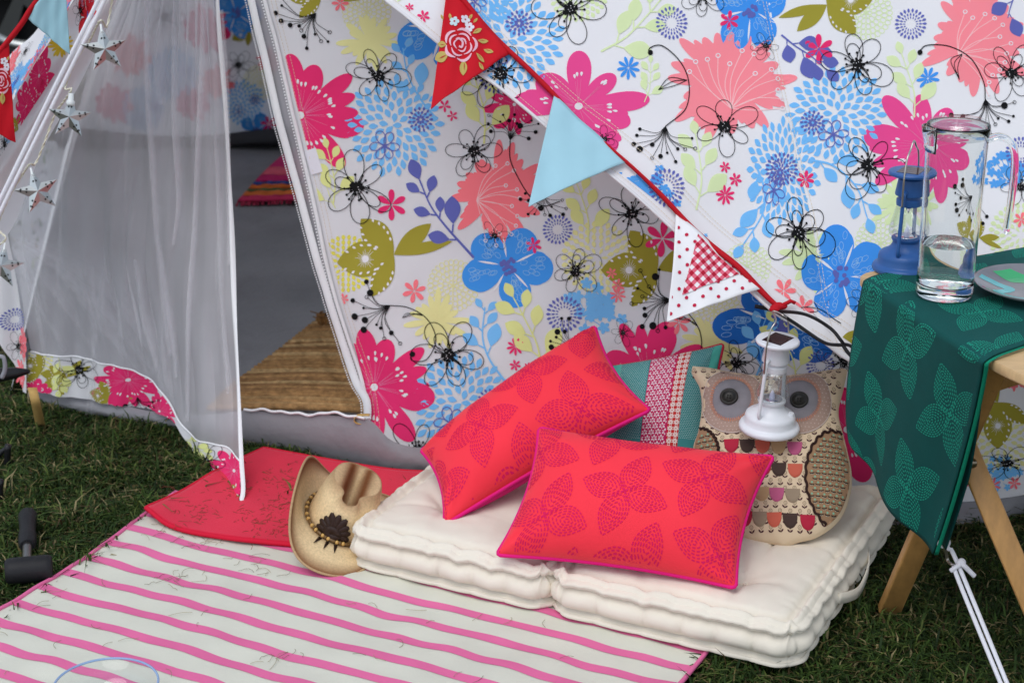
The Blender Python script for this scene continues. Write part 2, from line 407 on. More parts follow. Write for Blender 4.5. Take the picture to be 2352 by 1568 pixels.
def m_olive(k, seed=0):
    r = random.Random(seed)
    for a, L, W in ((150, 1.0, .62), (205, .85, .5), (95, .8, .36), (-35, 1.05, .2), (-62, .85, .3)):
        a = math.radians(a); k.petal(0, 0, a, L, W, K_OLIVE, 1, .42, 15)
        if W > .33:
            for i in range(10):
                t, sd = .25 + .065 * i, (-1) ** i; q = W * .36 * math.sin(PI * min(1, t)) * sd
                k.petal(L * t * math.cos(a) - q * math.sin(a), L * t * math.sin(a) + q * math.cos(a), a + sd * .5, .07, .04, K_WHT, 2, .3, 6)
    cx, cy = .5 * math.cos(math.radians(150)), .5 * math.sin(math.radians(150)); k.disc(cx, cy, .06, K_WHT, 2)
    for i in range(22): a = 2 * PI * i / 22; q = r.uniform(.1, .2); k.line([(cx, cy), (cx + q * math.cos(a), cy + q * math.sin(a))], [.012, .004], K_WHT, 2)
def m_big(k, col=K_MID, seed=0, n=5):
    r = random.Random(seed)
    for i in range(n):
        a = 2 * PI * i / n + r.uniform(-.15, .15); L = r.uniform(.85, 1.1); k.petal(0, 0, a, L, .72, col, 1, .1, 13); k.petal(0, 0, a + .3, L * .86, .4, col, 1, .1, 11); k.petal(0, 0, a - .3, L * .88, .4, col, 1, .1, 11)
        for j in range(9):
            t = np.linspace(0, 2 * PI, 9, endpoint=False); q, b = r.uniform(.32, .82) * L, a + r.uniform(-.3, .3); u, v = q + .085 * np.cos(t), .05 * np.sin(t)
            k.line(np.c_[u * math.cos(b) - v * math.sin(b), u * math.sin(b) + v * math.cos(b)], .011, lin(150, 196, 236), 2, True)
    for i in range(n): a = 2 * PI * (i + .5) / n; k.petal(.2 * math.cos(a), .2 * math.sin(a), a, .5, .05, K_WHT, 2, .5, 6)
    for i in range(16): a, q = r.uniform(0, 6.3), .2 * math.sqrt(r.random()); k.disc(q * math.cos(a), q * math.sin(a), .05, K_NAVY, 3, 8)
def m_lace(k, col=K_BLUE, seed=0):
    r = random.Random(seed)
    for i in range(26):
        x, y = r.gauss(0, .42), r.gauss(0, .28)
        for j in range(5): k.petal(x, y, 2 * PI * j / 5 + i, .17, .11, col, 1, .25, 7)
        k.line([(x, y), (x * .3, y * .3 + .25)], .02, col, 1)
# leaf motif of concentric dashes (cushions and runner)
def m_leafdash(k, L, W, col, rings=6, dash=.0075, th=.0022, lay=1):
    """leaf from the origin along +x, length L, width W, in sheet units"""
    for q in range(rings):
        f = 1 - q / (rings - .25); l, w = L * f, W * f; x0 = L * .54 * (1 - f); t = np.linspace(0, 1, 60)
        u = x0 + l * t; v = w / 2 * np.sin(PI * t ** .92) ** .9; P = np.vstack([np.c_[u, v], np.c_[u, -v][::-1]])
        d = np.r_[0, np.cumsum(np.linalg.norm(np.diff(P, axis=0), axis=1))]; n = max(3, int(d[-1] / (dash * 1.55)))
        for i in range(n):
            s0 = d[-1] * (i + .1) / n; s1 = s0 + d[-1] / n * .66; ss = np.linspace(s0, s1, 3); k.line(np.c_[np.interp(ss, d, P[:, 0]), np.interp(ss, d, P[:, 1])], th, col, lay)
def quatre(k, cells, ang, a0, b0, L, W, col, box, **kw):
    """lattice of four-leaf motifs; cells: spacing, ang: lattice angle, box (x0,x1,y0,y1)"""
    c, s = math.cos(math.radians(ang)), math.sin(math.radians(ang))
    for i in range(-8, 9):
        for j in range(-8, 9):
            x, y = a0 + cells * (i * c - j * s), b0 + cells * (i * s + j * c)
            if not (box[0] - L < x < box[1] + L and box[2] - L < y < box[3] + L): continue
            for q in range(4):
                k.place(x, y, 1, ang + 35 + 90 * q); m_leafdash(k, L, W, col, **kw)
# ------------------------------------------------------------------ shared materials
M_COTTON = mat('tent_cotton', lin(241, 240, 241), .85, bump=(900, .15, .001), var=(3, .03), translucent=.22, crease=(3.2, .42, .014))
M_INK = mat('printed_cotton', rough=.85, bump=(900, .15, .001), attr=True, crease=(3.2, .42, .014))
M_INKT = mat('printed_roof_cotton', rough=.85, bump=(900, .15, .001), attr=True, translucent=.2, crease=(3.2, .42, .014))
M_NET = mat('net', lin(246, 244, 247), .9, var=(9, .06), translucent=.3, alpha=.47)
M_NETF = mat('net_fold', lin(246, 244, 247), .9, translucent=.3, alpha=.14)
M_ZIP = mat('zip_tape', lin(238, 238, 238), .7, bump=(1500, .4, .001))
M_GREY = mat('groundsheet', lin(140, 139, 142), .55, var=(5, .16), bump=(30, .25, .01))
M_GREYIN = mat('groundsheet_inside', lin(138, 138, 141), .5, var=(3, .2), bump=(14, .5, .02), crease=(2.5, .8, .05))
M_ROPE = mat('white_cord', lin(240, 240, 246), .7, bump=(1400, .6, .001))
M_BLACK = mat('black_elastic', lin(22, 22, 24), .5)
M_STITCH = mat('stitching', lin(222, 205, 178), .8)

# ------------------------------------------------------------------ ground
gm = mat('turf_soil', lin(58, 56, 34), .95, var=(30, .5, 8), bump=(90, .8, .02))
g = MB()
xs = np.r_[-80, -30, -12, -6, np.linspace(-3, 3, 40), 6, 12, 30, 80]; ys = np.r_[-60, -20, -5, 0, np.linspace(1.5, 8, 45), 12, 25, 60, 140]
gx, gyy = np.meshgrid(xs, ys); zz = .006 * wob(gx, gyy, 3, .9) * (np.abs(gx) < 4) - .012
g.grid(np.stack([gx, gyy, zz], -1)); go = g.build('ground', gm); go['kind'] = 'structure'

# ------------------------------------------------------------------ tent planes
G1, G2 = gz(60, 930), gz(2300, 1190)
along = unit(G2 - G1); hn = unit(np.cross(along, A(0, 0, 1))); LEAN = math.radians(4)
WALL = Plane(G1, hn * math.cos(LEAN) + A(0, 0, 1) * math.sin(LEAN))
P_C, P_A, P_E = gy(1785, 716, 3.24), gy(424, -370, 3.92), gy(2352, 790, 3.24)
ROOF = Plane.through(P_C, P_A, P_E)
def wall_h(px):
    x, y = px[:, 0], px[:, 1]
    h = .008 * wob(x, y, 5, 420) + .003 * wob(x * .6 + y * .5, y * .3, 6, 120)
    h += .05 * np.exp(-((x - 880) / 90) ** 2 - ((y - 1080) / 110) ** 2)
    h += .006 * np.sin((x * .55 + y * .8) / 38.) * np.exp(-((x - 1600) / 260) ** 2 - ((y - 690) / 130) ** 2)
    h += .006 * np.sin((x * .8 - y * .25) / 26. + .8 * np.sin(y / 90)) * np.exp(-((y - 830) / 170) ** 2)
    return h
def wall_map(px, off=0.0):
    px = np.atleast_2d(np.asarray(px, float)); P = WALL.hit(px) + WALL.n * (wall_h(px) + off)[:, None]
    # towards the top the wall is sewn up to the underside of the roof sheet
    R = ROOF.hit(px); tr, tw = R[:, 1], P[:, 1]; w = np.clip(((px[:, 0] - 1206) * .64 - (px[:, 1] - 246) * .77) / 70., 0, 1); w = w * w * (3 - 2 * w)
    need = np.maximum(0, tr + .035 - tw) * w; return EYE + (P - EYE) * ((tw + need) / tw)[:, None]
HEM = [(424, -370), (600, -248), (888, 0), (1001, 97), (1206, 246), (1390, 397), (1545, 522), (1700, 648), (1785, 716)]
EAVE = [(1785, 716), (1860, 766), (1960, 832), (1990, 846), (2200, 838), (2620, 812)]
def roof_h(px):
    x, y = px[:, 0], px[:, 1]; d = (x - 1200) * .63 - (y - 250) * .78      # px to the right of the hem
    h = .009 * wob(x, y, 15, 600) + .0026 * wob(x, y, 16, 150)
    h += .006 * np.sin((x * .62 + y * .78) / 46. + np.sin(x / 150)) * np.exp(-((d - 90) / 150) ** 2)
    h -= .012 * np.exp(-((x - (1760 + (y * .208))) / 14) ** 2) * 0.4
    h += .006 * np.sin((x - .2 * y) / 24.) * np.exp(-((y - 640) / 160) ** 2 - ((x - 1800) / 130) ** 2)
    return h
def roof_map(px, off=0.0):
    px = np.atleast_2d(np.asarray(px, float)); return ROOF.hit(px) + ROOF.n * (roof_h(px) + off)[:, None]
def sheet(name, G, fmap, m, parent, off=0, solid=0):
    nv, nu = G.shape[:2]; P = fmap(G.reshape(-1, 2), np.full(nv * nu, off)).reshape(nv, nu, 3)
    return MB().grid(P).build(name, m, parent, solid=solid)
def ribbon(name, path, w, fmap, m, parent, off=.002, n=60, thick=.002, smoothpath=True):
    """flat tape of pixel width w laid on a sheet"""
    p = polyline(path, n); t = np.gradient(p, axis=0); t /= np.linalg.norm(t, axis=1)[:, None]; nn = np.c_[-t[:, 1], t[:, 0]]
    w = np.broadcast_to(np.asarray(w, float), (n,))[:, None] / 2
    rows = [p + nn * w * k for k in (-1, -.5, 0, .5, 1)]; G = np.stack(rows, 0)
    P = np.stack([fmap(r, np.full(n, off + d)) for r, d in zip(rows, (0, thick, thick * 1.2, thick, 0))], 0)
    return MB().grid(P).build(name, m, parent)

TENT = thing('tent', 'white floral print tent with its net door pulled open', 'tent', tuple(gz(1176, 1060)))
WL = [(500, -400), (612, 0), (652, 165), (690, 330), (728, 490), (762, 645), (800, 780), (832, 880), (852, 965), (868, 1040), (888, 1080)]
wall = sheet('front_wall', coons(WL, [(2620, -400), (2620, 1095)], [(500, -400), (2620, -400)], [(888, 1080), (975, 1064), (1300, 1100), (1800, 1150), (2215, 1150), (2620, 1095)], 150, 90), wall_map, M_COTTON, TENT)
roof = sheet('roof_sheet', coons(HEM, [(2620, -370), (2620, 812)], [(424, -370), (2620, -370)], EAVE, 150, 80), roof_map, M_COTTON, TENT)

# ---- wall print
k = Ink(11)
def put(x, y, s, f, rot=0, sx=1, sy=1, **kw):
    k.place(x, y, s, rot, sx, sy); f(k, **kw)
put(850, 95, 72, m_daisy, 10, seed=1); put(842, 28, 62, m_mum); put(1005, 735, 72, m_daisy, 20, seed=2); put(1042, 655, 66, m_mum)
put(1640, 785, 75, m_daisy, 0, seed=3); put(1642, 712, 70, m_mum, 0, 1, .85); put(1372, 592, 84, m_mum, 0, fill=True); put(795, 605, 66, m_mum, 0, fill=True, col=lin(226, 218, 88))
put(2300, 1010, 80, m_mum, 0, fill=True); put(690, 265, 128, m_lily, 0, seed=1); put(858, 890, 124, m_lily, 0, seed=2)
put(1490, 868, 118, m_lily, -80, seed=3); put(1945, 985, 110, m_lily, 60, seed=4); put(1182, 240, 60, m_lily, 120, seed=5)
put(905, 288, 112, m_dahlia, 0); put(1062, 925, 116, m_dahlia, 8); put(870, 175, 72, m_black, 10, seed=1); put(820, 432, 84, m_black, 25, seed=2); put(1090, 348, 70, m_black, 0, .95, seed=3)
put(1142, 445, 108, m_coral, 40, 1, 1.05, seed=1); put(1450, 490, 76, m_black, 15, seed=4); put(1322, 622, 62, m_black, 40, .95, seed=5); put(1030, 815, 82, m_black, 5, seed=6)
put(965, 1030, 72, m_black, 50, seed=7); put(1136, 541, 34, m_black, 0, n=6, seed=8); put(1430, 765, 32, m_black, 10, seed=9); put(1692, 832, 66, m_black, 20, seed=10); put(1938, 828, 60, m_black, 20, seed=20)
put(2312, 1062, 66, m_black, 10, 1.15, .7, seed=11); put(1120, 175, 72, m_black, 30, seed=12)
put(728, 30, 95, m_umbel, 130, seed=1, curl=False); put(898, 700, 92, m_umbel, 150, 1, 1, seed=2); put(1172, 322, 78, m_umbel, -80, seed=3, curl=False); put(1540, 690, 100, m_umbel, 175, 1, 1, seed=4)
put(1330, 790, 80, m_umbel, 175, seed=6, curl=False); put(1250, 440, 75, m_umbel, 100, seed=8, curl=False)
k.place(1172, 322, 1); k.line(bez([(0, 0), (2, 50), (38, 118), (75, 150), (115, 140)], 20), 2.2, K_BLK)
put(905, 585, 132, m_olive, 22, seed=1); put(1510, 620, 130, m_olive, 30, seed=2); put(2292, 925, 105, m_olive, -60, seed=3); put(740, -10, 90, m_olive, 40, seed=6)
put(1165, 612, 100, m_big, 10, seed=1); put(1785, 745, 128, m_big, 30, 1.1, .85, col=lin(34, 108, 196), seed=2); put(1020, 60, 120, m_big, 0, seed=3); put(2330, 860, 40, m_coral, 0, seed=4)
for x, y, s, c, n in ((900, 470, 34, K_PINK, 6), (1226, 563, 18, K_PINK, 6), (1184, 796, 19, K_PINK, 9), (1184, 838, 12, K_PINK, 6), (1212, 842, 9, K_PINK, 6), (1040, 266, 12, K_PINK, 5), (1022, 243, 14, K_PINK, 5), (952, 668, 26, K_CORAL, 6),
                      (1405, 627, 12, K_CORAL, 6), (1420, 655, 15, K_CORAL, 6), (1418, 678, 18, K_CORAL, 8), (790, 685, 12, K_CORAL, 6), (1522, 548, 40, K_PINK, 6), (782, 8, 18, K_CORAL, 6), (2280, 1112, 18, K_CORAL, 8), (2222, 1098, 15, K_CORAL, 6),
                      (2252, 1128, 14, K_CORAL, 8), (2330, 1108, 14, K_CORAL, 6), (1560, 740, 26, K_CORAL, 6)):
    put(x, y, s, m_small, random.uniform(0, 60), col=c, n=n, W=.42 if n < 8 else .3)
put(1281, 527, 34, m_ring); put(1297, 720, 41, m_ring); put(1885, 838, 34, m_ring); put(1140, 175, 40, m_ring)
put(1362, 700, 88, m_lace, 30, seed=1); put(2300, 1085, 50, m_lace, 0, seed=5)
LV = [(.15, 1, .8), (.3, -1, .9), (.5, 1, 1), (.62, -1, .8), (.8, 1, .7), (.84, -1, .7), (1, 0, .7)]
put(1088, 592, 200, m_stem, 0, col=K_NAVY, path=[(0, 0), (-.28, -.32), (-.48, -.58), (-.6, -.86)], leaves=[(.12, -1, .0), (.3, -1, .75), (.35, 1, .95), (.6, 1, .55), (.62, -1, .6), (.86, 1, .6), (.88, -1, .55), (1, 0, .75)])
put(1160, 870, 165, m_stem, 0, col=K_BLUE, path=[(0, 0), (-.2, -.3), (-.3, -.6), (-.28, -1)], leaves=[(.4, 1, .95), (.5, -1, .8), (.72, -1, .6), (.78, 1, .6), (.95, 1, .5), (1, -1, .45)])
put(1005, 275, 165, m_stem, 0, col=K_BLUE, path=[(0, 0), (-.25, -.3), (-.42, -.65), (-.48, -1)], leaves=[(.4, 1, 1), (.45, -1, .7), (.72, -1, .55), (.76, 1, .5), (.93, -1, .5), (1, 1, .5)])
for x, y, s, rt, sd in ((1245, 860, 190, 0, 1), (1112, 330, 170, 12, 2), (1350, 560, 150, 10, 3), (1830, 880, 150, 0, 4), (765, 470, 130, 15, 5), (1075, 130, 120, 5, 6), (905, 1075, 110, -15, 7)):
    put(x, y, s, m_stem, rt, col=K_LIME, path=[(0, 0), (-.06, -.35), (-.2, -.65), (-.34, -.9)], leaves=[(.2, 1, 1.05), (.25, -1, .9), (.5, -1, .85), (.55, 1, .8), (.8, 1, .7), (.82, -1, .8), (1, 0, .6)], w=.025)
put(770, 478, 100, m_stem, 0, col=K_LIME, path=[(0, 0), (-.1, -.2), (-.2, -.5)], leaves=[(.3, -1, 1.6)], w=.02)
put(1735, 870, 150, m_stem, 0, col=K_BLUE, path=[(0, 0), (.1, -.3), (.05, -.6), (.15, -.9)], leaves=LV)
cl = [(WL[i][0], WL[i][1], WL[i + 1][0], WL[i + 1][1]) for i in (1, 4, 6)]
cl = [(b[0], b[1], a_[0], a_[1]) for (a_, b) in [((612, 0), (690, 330)), ((690, 330), (762, 645)), ((762, 645), (832, 880)), ((832, 880), (872, 1050))]]
cl += [(2400, 1148, 888, 1080)]
k.mesh('floral_print', wall_map, M_INK, wall, clips=cl + [(2420, 0, 500, 0)][:0])

# ---- roof print
k = Ink(12)
SH = dict(sx=1.08, sy=.92)
put(1990, 28, 68, m_mum, 0, col=K_PALE); put(2022, 560, 66, m_mum, 0, col=K_PALE); put(1530, 640, 62, m_mum, 0, col=K_PALE); put(1870, 592, 78, m_daisy, 20, col=K_PALE, seed=1); put(1330, -20, 70, m_mum, 0, fill=True, col=K_PALE)
put(1715, 612, 62, m_mum, 0, col=K_PALE); put(1690, 730, 60, m_daisy, 0, col=K_PALE, seed=4); put(2070, 470, 70, m_daisy, 0, col=K_PALE, seed=2); put(2345, 540, 75, m_mum, 0, fill=True, col=K_PALE)
put(1330, 240, 118, m_lily, 20, 1.15, .95, col=lin(240, 78, 148), arcs=[(-110, 1.1, .42), (-65, .85, .36), (-25, 1.2, .4), (5, .95, .45), (40, 1.15, .5), (100, .6, .5), (165, 1.1, .45), (200, .9, .5)], seed=3)
put(2130, 335, 128, m_lily, 180, 1, .95, col=lin(240, 78, 148), seed=6); put(1170, 92, 118, m_dahlia, 20, 1.05, .95, extra=(.05, -.4)); put(1925, 262, 115, m_dahlia, -10, 1, .95, extra=(-.55, .12)); put(1800, 395, 92, m_dahlia, 15, .9, 1.35, extra=(-.1, .05)); put(1105, -30, 90, m_dahlia, 0)
put(1310, 20, 82, m_black, 10, seed=21); put(1664, 292, 76, m_black, 30, 1, .95, seed=22); put(1968, 152, 82, m_black, 15, seed=23); put(1995, 382, 82, m_black, 0, seed=24); put(1832, 540, 88, m_black, 20, .95, 1.05, seed=25)
put(1760, 106, 34, m_black, 0, seed=26); put(1388, 320, 34, m_black, 30, seed=27); put(2322, 168, 66, m_black, 0, seed=28); put(1615, -10, 60, m_black, 30, seed=29); put(1980, 700, 36, m_black, 0, seed=30); put(1150, 170, 80, m_black, 60, seed=31); put(2345, 430, 50, m_black, 0, seed=33)
put(1675, 190, 135, m_coral, 10, 1.05, 1, col=lin(255, 146, 156), seed=2); put(2245, 95, 130, m_coral, -20, 1, .9, col=lin(255, 146, 156), seed=3)
put(1528, 292, 92, m_umbel, 100, seed=11, curl=False); put(2262, 230, 92, m_umbel, 80, seed=12, curl=False); put(2255, 455, 70, m_umbel, 150, seed=13, curl=False)
k.place(0, 0, 1); k.line(bez([(1528, 292), (1575, 250), (1582, 190), (1560, 140), (1520, 108), (1490, 115), (1492, 125)], 40), 2.3, K_BLK); k.disc(1493, 124, 6, K_BLK, 4)
for q in (-8, 0, 8): k.line(bez([(1578, 185), (1545 + q, 188 + q), (1512, 208)], 12), 1.6, K_BLK)
k.line(bez([(2262, 230), (2258, 190), (2230, 140), (2180, 110), (2130, 105), (2112, 118)], 40), 2.3, K_BLK); k.disc(2113, 121, 6, K_BLK, 4)
for q in (-8, 0, 8): k.line(bez([(2208, 128), (2190 + q, 150 + q), (2202, 186)], 12), 1.6, K_BLK)
k.line(bez([(1800, 718), (1850, 705), (1890, 712), (1930, 745)], 20), 1.8, K_BLK); k.line(bez([(1870, 690), (1880, 712), (1860, 716)], 10), 1.6, K_BLK)
put(1900, 10, 110, m_olive, 200, seed=4); put(1925, 795, 60, m_olive, 20, seed=5); put(1725, 20, 100, m_big, 60, .9, 1.1, col=lin(66, 152, 236), seed=4); put(1932, 635, 112, m_big, 40, .9, 1, col=lin(66, 152, 236), seed=5); put(2250, 545, 55, m_olive, 60, seed=7)
for x, y, s, c, n in ((1676, 46, 22, K_PINK, 6), (1665, 385, 12, K_PINK, 6), (1690, 411, 14, K_PINK, 6), (1667, 445, 21, K_PINK, 9), (1880, 115, 33, K_PINK, 6), (1850, 412, 19, K_PINK, 7), (972, 44, 14, K_PINK, 6), (940, 20, 10, K_PINK, 6), (1800, 668, 27, K_CORAL, 6), (1845, 705, 26, K_CORAL, 6),
                      (2345, 505, 17, K_CORAL, 6), (2300, 620, 18, K_CORAL, 6), (1840, 780, 20, K_CORAL, 6)):
    put(x, y, s, m_small, random.uniform(0, 60), col=c, n=n, W=.42 if n < 8 else .3)
for x, y, s in ((1443, 158, 25), (2131, 181, 25)): put(x, y, s, m_small, 0, col=K_MID, n=9, W=.3)
put(1542, 55, 37, m_ring); put(1530, 435, 42, m_ring); put(2092, 55, 36, m_ring); put(2345, 350, 36, m_ring); put(1795, 390, 38, m_ring)
put(1480, 440, 70, m_lace, 40, 1.2, .8, col=lin(90, 168, 236), seed=2); put(2325, 400, 70, m_lace, 0, col=lin(90, 168, 236), seed=3); put(1600, 545, 30, m_lace, 40, seed=6)
put(1735, 375, 165, m_stem, 180, col=K_BLUE, path=[(0, 0), (-.12, -.35), (-.1, -.7), (.15, -1.1)], leaves=LV); put(1856, 370, 165, m_stem, 160, col=K_BLUE, path=[(0, 0), (-.3, -.2), (-.5, -.6), (-.5, -1)], leaves=LV)
put(1795, 80, 130, m_stem, 150, col=K_NAVY, path=[(0, 0), (-.1, -.3), (-.25, -.6), (-.35, -.9)], leaves=LV, L=.42, W=.3); put(2330, -10, 110, m_stem, 180, col=K_NAVY, path=[(0, 0), (.1, -.3), (.15, -.5)], leaves=[(.3, 1, 1), (.8, -1, 1)], L=.42, W=.3)
for x, y, s, rt in ((1380, 120, 190, 70), (1600, 480, 170, 20), (1480, 235, 90, 30), (2100, 270, 150, 10), (1230, 380, 60, 0), (1640, 620, 120, -30), (910, 20, 60, 0), (2030, 480, 90, 60)):
    put(x, y, s, m_stem, rt, col=K_PALE, path=[(0, 0), (-.06, -.35), (-.2, -.65), (-.34, -.9)], leaves=[(.2, 1, 1.05), (.25, -1, .9), (.5, -1, .85), (.55, 1, .8), (.8, 1, .7), (.82, -1, .8), (1, 0, .6)], w=.025)
cl = [(HEM[i + 1][0], HEM[i + 1][1], HEM[i][0], HEM[i][1]) for i in (1, 2, 3, 4, 5, 6, 7)] + [(1860, 766, 1785, 716), (1990, 846, 1860, 766), (2620, 820, 1990, 846)]
k.mesh('floral_print', roof_map, M_INKT, roof, clips=cl)
# stitch lines and the vertical seam of the roof
k = Ink(13)
def stitches(path, w=1.0, d=5.5, g=2.2, col=lin(214, 196, 160)):
    p = polyline(path, 900); L = np.r_[0, np.cumsum(np.linalg.norm(np.diff(p, axis=0), axis=1))]; s = 0
    k.place(0, 0, 1)
    while s < L[-1] - d:
        k.line([(np.interp(s + q, L, p[:, 0]), np.interp(s + q, L, p[:, 1])) for q in (0, d)], w, col, 4); s += d + g
off = lambda pts, dx, dy: [(x + dx, y + dy) for x, y in pts]
stitches(off(HEM[1:], 10, -6)); stitches([(1080, 0), (1148, 82), (1270, 185), (1440, 325), (1560, 440), (1740, 600), (1950, 765)]); stitches([(1092, 0), (1160, 82), (1280, 182), (1450, 322), (1570, 437), (1750, 597), (1955, 755)])
stitches([(1754, 0), (1800, 235), (1862, 500), (1898, 700), (1925, 800)]); stitches([(1762, 0), (1808, 235), (1870, 500), (1906, 700)]); stitches(off(EAVE[1:4], 4, -9))
k.mesh('stitching', roof_map, M_STITCH, roof, base=1.2)
k = Ink(14); stitches(off(WL[1:], 14, 0), .9); stitches(off(WL[1:], 24, 0), .9); k.mesh('stitching', wall_map, M_STITCH, wall, base=1.2)
# rolled hem edges and the seam ridge
ribbon('seam_ridge', [(1758, -60), (1804, 235), (1866, 500), (1904, 705)], 9, roof_map, M_COTTON, roof, .0005, 80, .0009)
MB().tube(roof_map(polyline(HEM, 90), np.zeros(90)), .0035, 6).build('hem_edge', M_COTTON, roof); MB().tube(roof_map(polyline(EAVE, 60), np.zeros(60)), .0035, 6).build('hem_edge', M_COTTON, roof)
ribbon('label_patch', [(712, 343), (728, 398)], 27, wall_map, mat('label_cloth', lin(232, 230, 236), .8), wall, .002, 12, .001)

# ---- door zips on the wall side: two tapes with a net strip between
ZA = [(532, -150), (572, 0), (600, 130), (640, 300), (690, 480), (735, 640), (772, 770), (805, 870), (832, 915), (838, 955)]
ribbon('zip_tape', off(ZA, 12, 0), 17, wall_map, M_ZIP, TENT, .012, 140, .003)
ribbon('zip_tape', off(WL, 0, 0), 9, wall_map, M_ZIP, TENT, .006, 140, .004)
stripG = coons(off(ZA, 16, 0), WL, [(548, -150), (500, -400)], [(854, 955), (888, 1080)], 8, 60)
sheet('net_strip', stripG, wall_map, mat('grey_net', lin(170, 168, 172), .9, alpha=.7), TENT, .004)
k = Ink(15)      # zip teeth
for pth in (ZA, off(ZA, 21, 0), off(WL, -3, 0)):
    p = polyline(pth, 420)
    for a_, b_ in zip(p[:-1:2], p[1::2]): k.place(0, 0, 1); k.line([a_, b_], 3.2, lin(206, 206, 208), 4)
k.mesh('zip_teeth', wall_map, M_ZIP, TENT, base=14)

# ---- groundsheet: floor inside, raised front lip, lip under the net hem, strip at the far right
gs = thing('x', '', '') if False else None
lipT, lipB = [(66, 892), (390, 948), (568, 944), (700, 950), (838, 962), (900, 1010), (1000, 1040)], [(66, 925), (390, 985), (568, 1022), (700, 1042), (880, 1082), (960, 1090), (1060, 1100)]
b = at_z(polyline(lipB, 60), 0.0); t_ = polyline(lipT, 60)
d = rays(t_); yy = b[:, 1] + .012; t3 = EYE + d * (yy / d[:, 1])[:, None]
rows = [b * (1 - q) + t3 * q + A(0, -1, 0) * .012 * math.sin(PI * q) + np.c_[np.zeros((60, 2)), .002 * np.sin(np.arange(60) * .7 + q * 5)] for q in np.linspace(0, 1, 9)]
MB().grid(np.array(rows)).build('groundsheet_lip', M_GREY, TENT)
fl = MB(); fx, fy = np.meshgrid(np.linspace(0, 1, 50), np.linspace(0, 1, 60))
front = t3[np.linspace(0, 59, 50).astype(int)].copy(); back = np.stack([np.linspace(-2.0, 2.3, 50), np.full(50, 6.75), np.zeros(50)], 1)
F = front[None] * (1 - fy[..., None]) + back[None] * fy[..., None]
F[..., 2] = .022 + .01 * wob(F[..., 0], F[..., 1], 9, .7) + (front[None, :, 2] - .03) * np.clip(1 - fy * 45, 0, 1)
fl.grid(F).build('groundsheet_floor', M_GREYIN, TENT)
zt = polyline([(560, 940), (640, 944), (700, 952), (760, 948), (838, 960)], 90); zt[:, 1] += 3 * np.sin(np.arange(90) * .35) * np.sin(np.arange(90) * .11)
dz = rays(zt); MB().tube(EYE + dz * ((np.interp(zt[:, 0], t_[:, 0], yy) - .006) / dz[:, 1])[:, None], .0032, 6).build('sill_zip', M_ZIP, TENT)
rb_ = at_z(polyline([(1700, 1190), (2200, 1193), (2352, 1168), (2600, 1130)], 30), 0.0) + A(0, -.03, .004); rt_ = WALL.hit(polyline([(1700, 1145), (2200, 1152), (2352, 1126), (2600, 1085)], 30)) - WALL.n * .004
rows = [rb_ * (1 - q) + rt_ * q + A(0, -1, 0) * .01 * math.sin(PI * q) for q in np.linspace(0, 1, 6)]
MB().grid(np.array(rows)).build('groundsheet_lip', M_GREY, TENT)
strap = mat('webbing', lin(196, 160, 96), .8, bump=(1200, .5, .001))
c0 = gy(850, 962, 3.7); lp = [c0 + A(x, 0, z) for x, z in ((-.01, -.01), (-.03, -.008), (-.036, 0.0), (-.028, .01), (0, .011))]
ribs = polyline([np.r_[q] for q in lp], 14); MB().grid(np.stack([ribs + A(0, -.008, 0), ribs + A(0, .004, 0)], 0)).build('peg_loop', strap, TENT, solid=.0016)
c1 = gz(82, 962, .0); s1 = polyline([gy(74, 890, 3.86), gy(82, 925, 3.84), gz(93, 978, .004)], 12)
MB().grid(np.stack([s1 + A(-.011, 0, 0), s1 + A(.011, 0, 0)], 0)).build('peg_loop', strap, TENT, solid=.0016)

# ---- net door
def pull_map(px, off=0.0):
    px = np.atleast_2d(np.asarray(px, float)); P = WALL.hit(px) + WALL.n * (.02 + np.asarray(off) + .006 * np.sin((px[:, 0] - .12 * px[:, 1]) / 17. + 1.3 * np.sin(px[:, 1] / 210.)) + .003 * np.sin((px[:, 0] + .05 * px[:, 1]) / 7.3) + .01 * wob(px[:, 0], px[:, 1] * .3, 31, 120))[:, None]
    s_ = np.clip((px[:, 0] - 330) / 230, 0, 1); t2 = np.clip((px[:, 1] - 430) / 730, 0, 1); q = .43 * s_ ** 1.3 * t2 ** 1.5
    return EYE + (P - EYE) * (1 - q / 3.85)[:, None]
NL = [(318, -120), (200, 160), (95, 350), (30, 520), (58, 700), (78, 803)]; NR = [(505, -120), (524, 250), (540, 500), (552, 750), (562, 950), (566, 1052)]
HT = [(78, 803), (200, 818), (320, 846), (380, 888), (424, 968), (458, 1000), (524, 1018), (566, 1052)]
NB = [(72, 888), (230, 916), (385, 945), (436, 1012), (500, 1098), (553, 1164)]
NU, NV = 420, 120
NG = coons(NL, NR, [(318, -120), (505, -120)], HT, NU, NV)
# voile: gathered so that it doubles back on itself in soft vertical folds
ss, vv = np.meshgrid(np.linspace(0, 1, NU), np.linspace(0, 1, NV)); wave = 1.2 * np.sin(vv * 4 + ss * 3) + .8 * np.sin(vv * 9 + 1)
ph1, ph2 = 2 * PI * 11 * ss ** 1.15 + wave, 2 * PI * 27 * ss + 1.7 * wave
env = np.clip(.35 + .9 * wob(ss * 1.0, vv * .35, 33, .5), .05, 1) * np.minimum(1, np.minimum(ss, 1 - ss) * 14) * np.clip((1 - vv) * 9, 0, 1)
NG = NG.copy(); NG[..., 0] += env * (8.5 * np.sin(ph1) + 2.6 * np.sin(ph2)); noff = (env * (.010 * np.cos(ph1) + .003 * np.cos(ph2))).ravel()
nm = MB(); nm.grid(pull_map(NG.reshape(-1, 2), noff).reshape(NV, NU, 3)); net = nm.build('net_door', M_NET, TENT); nm = MB()
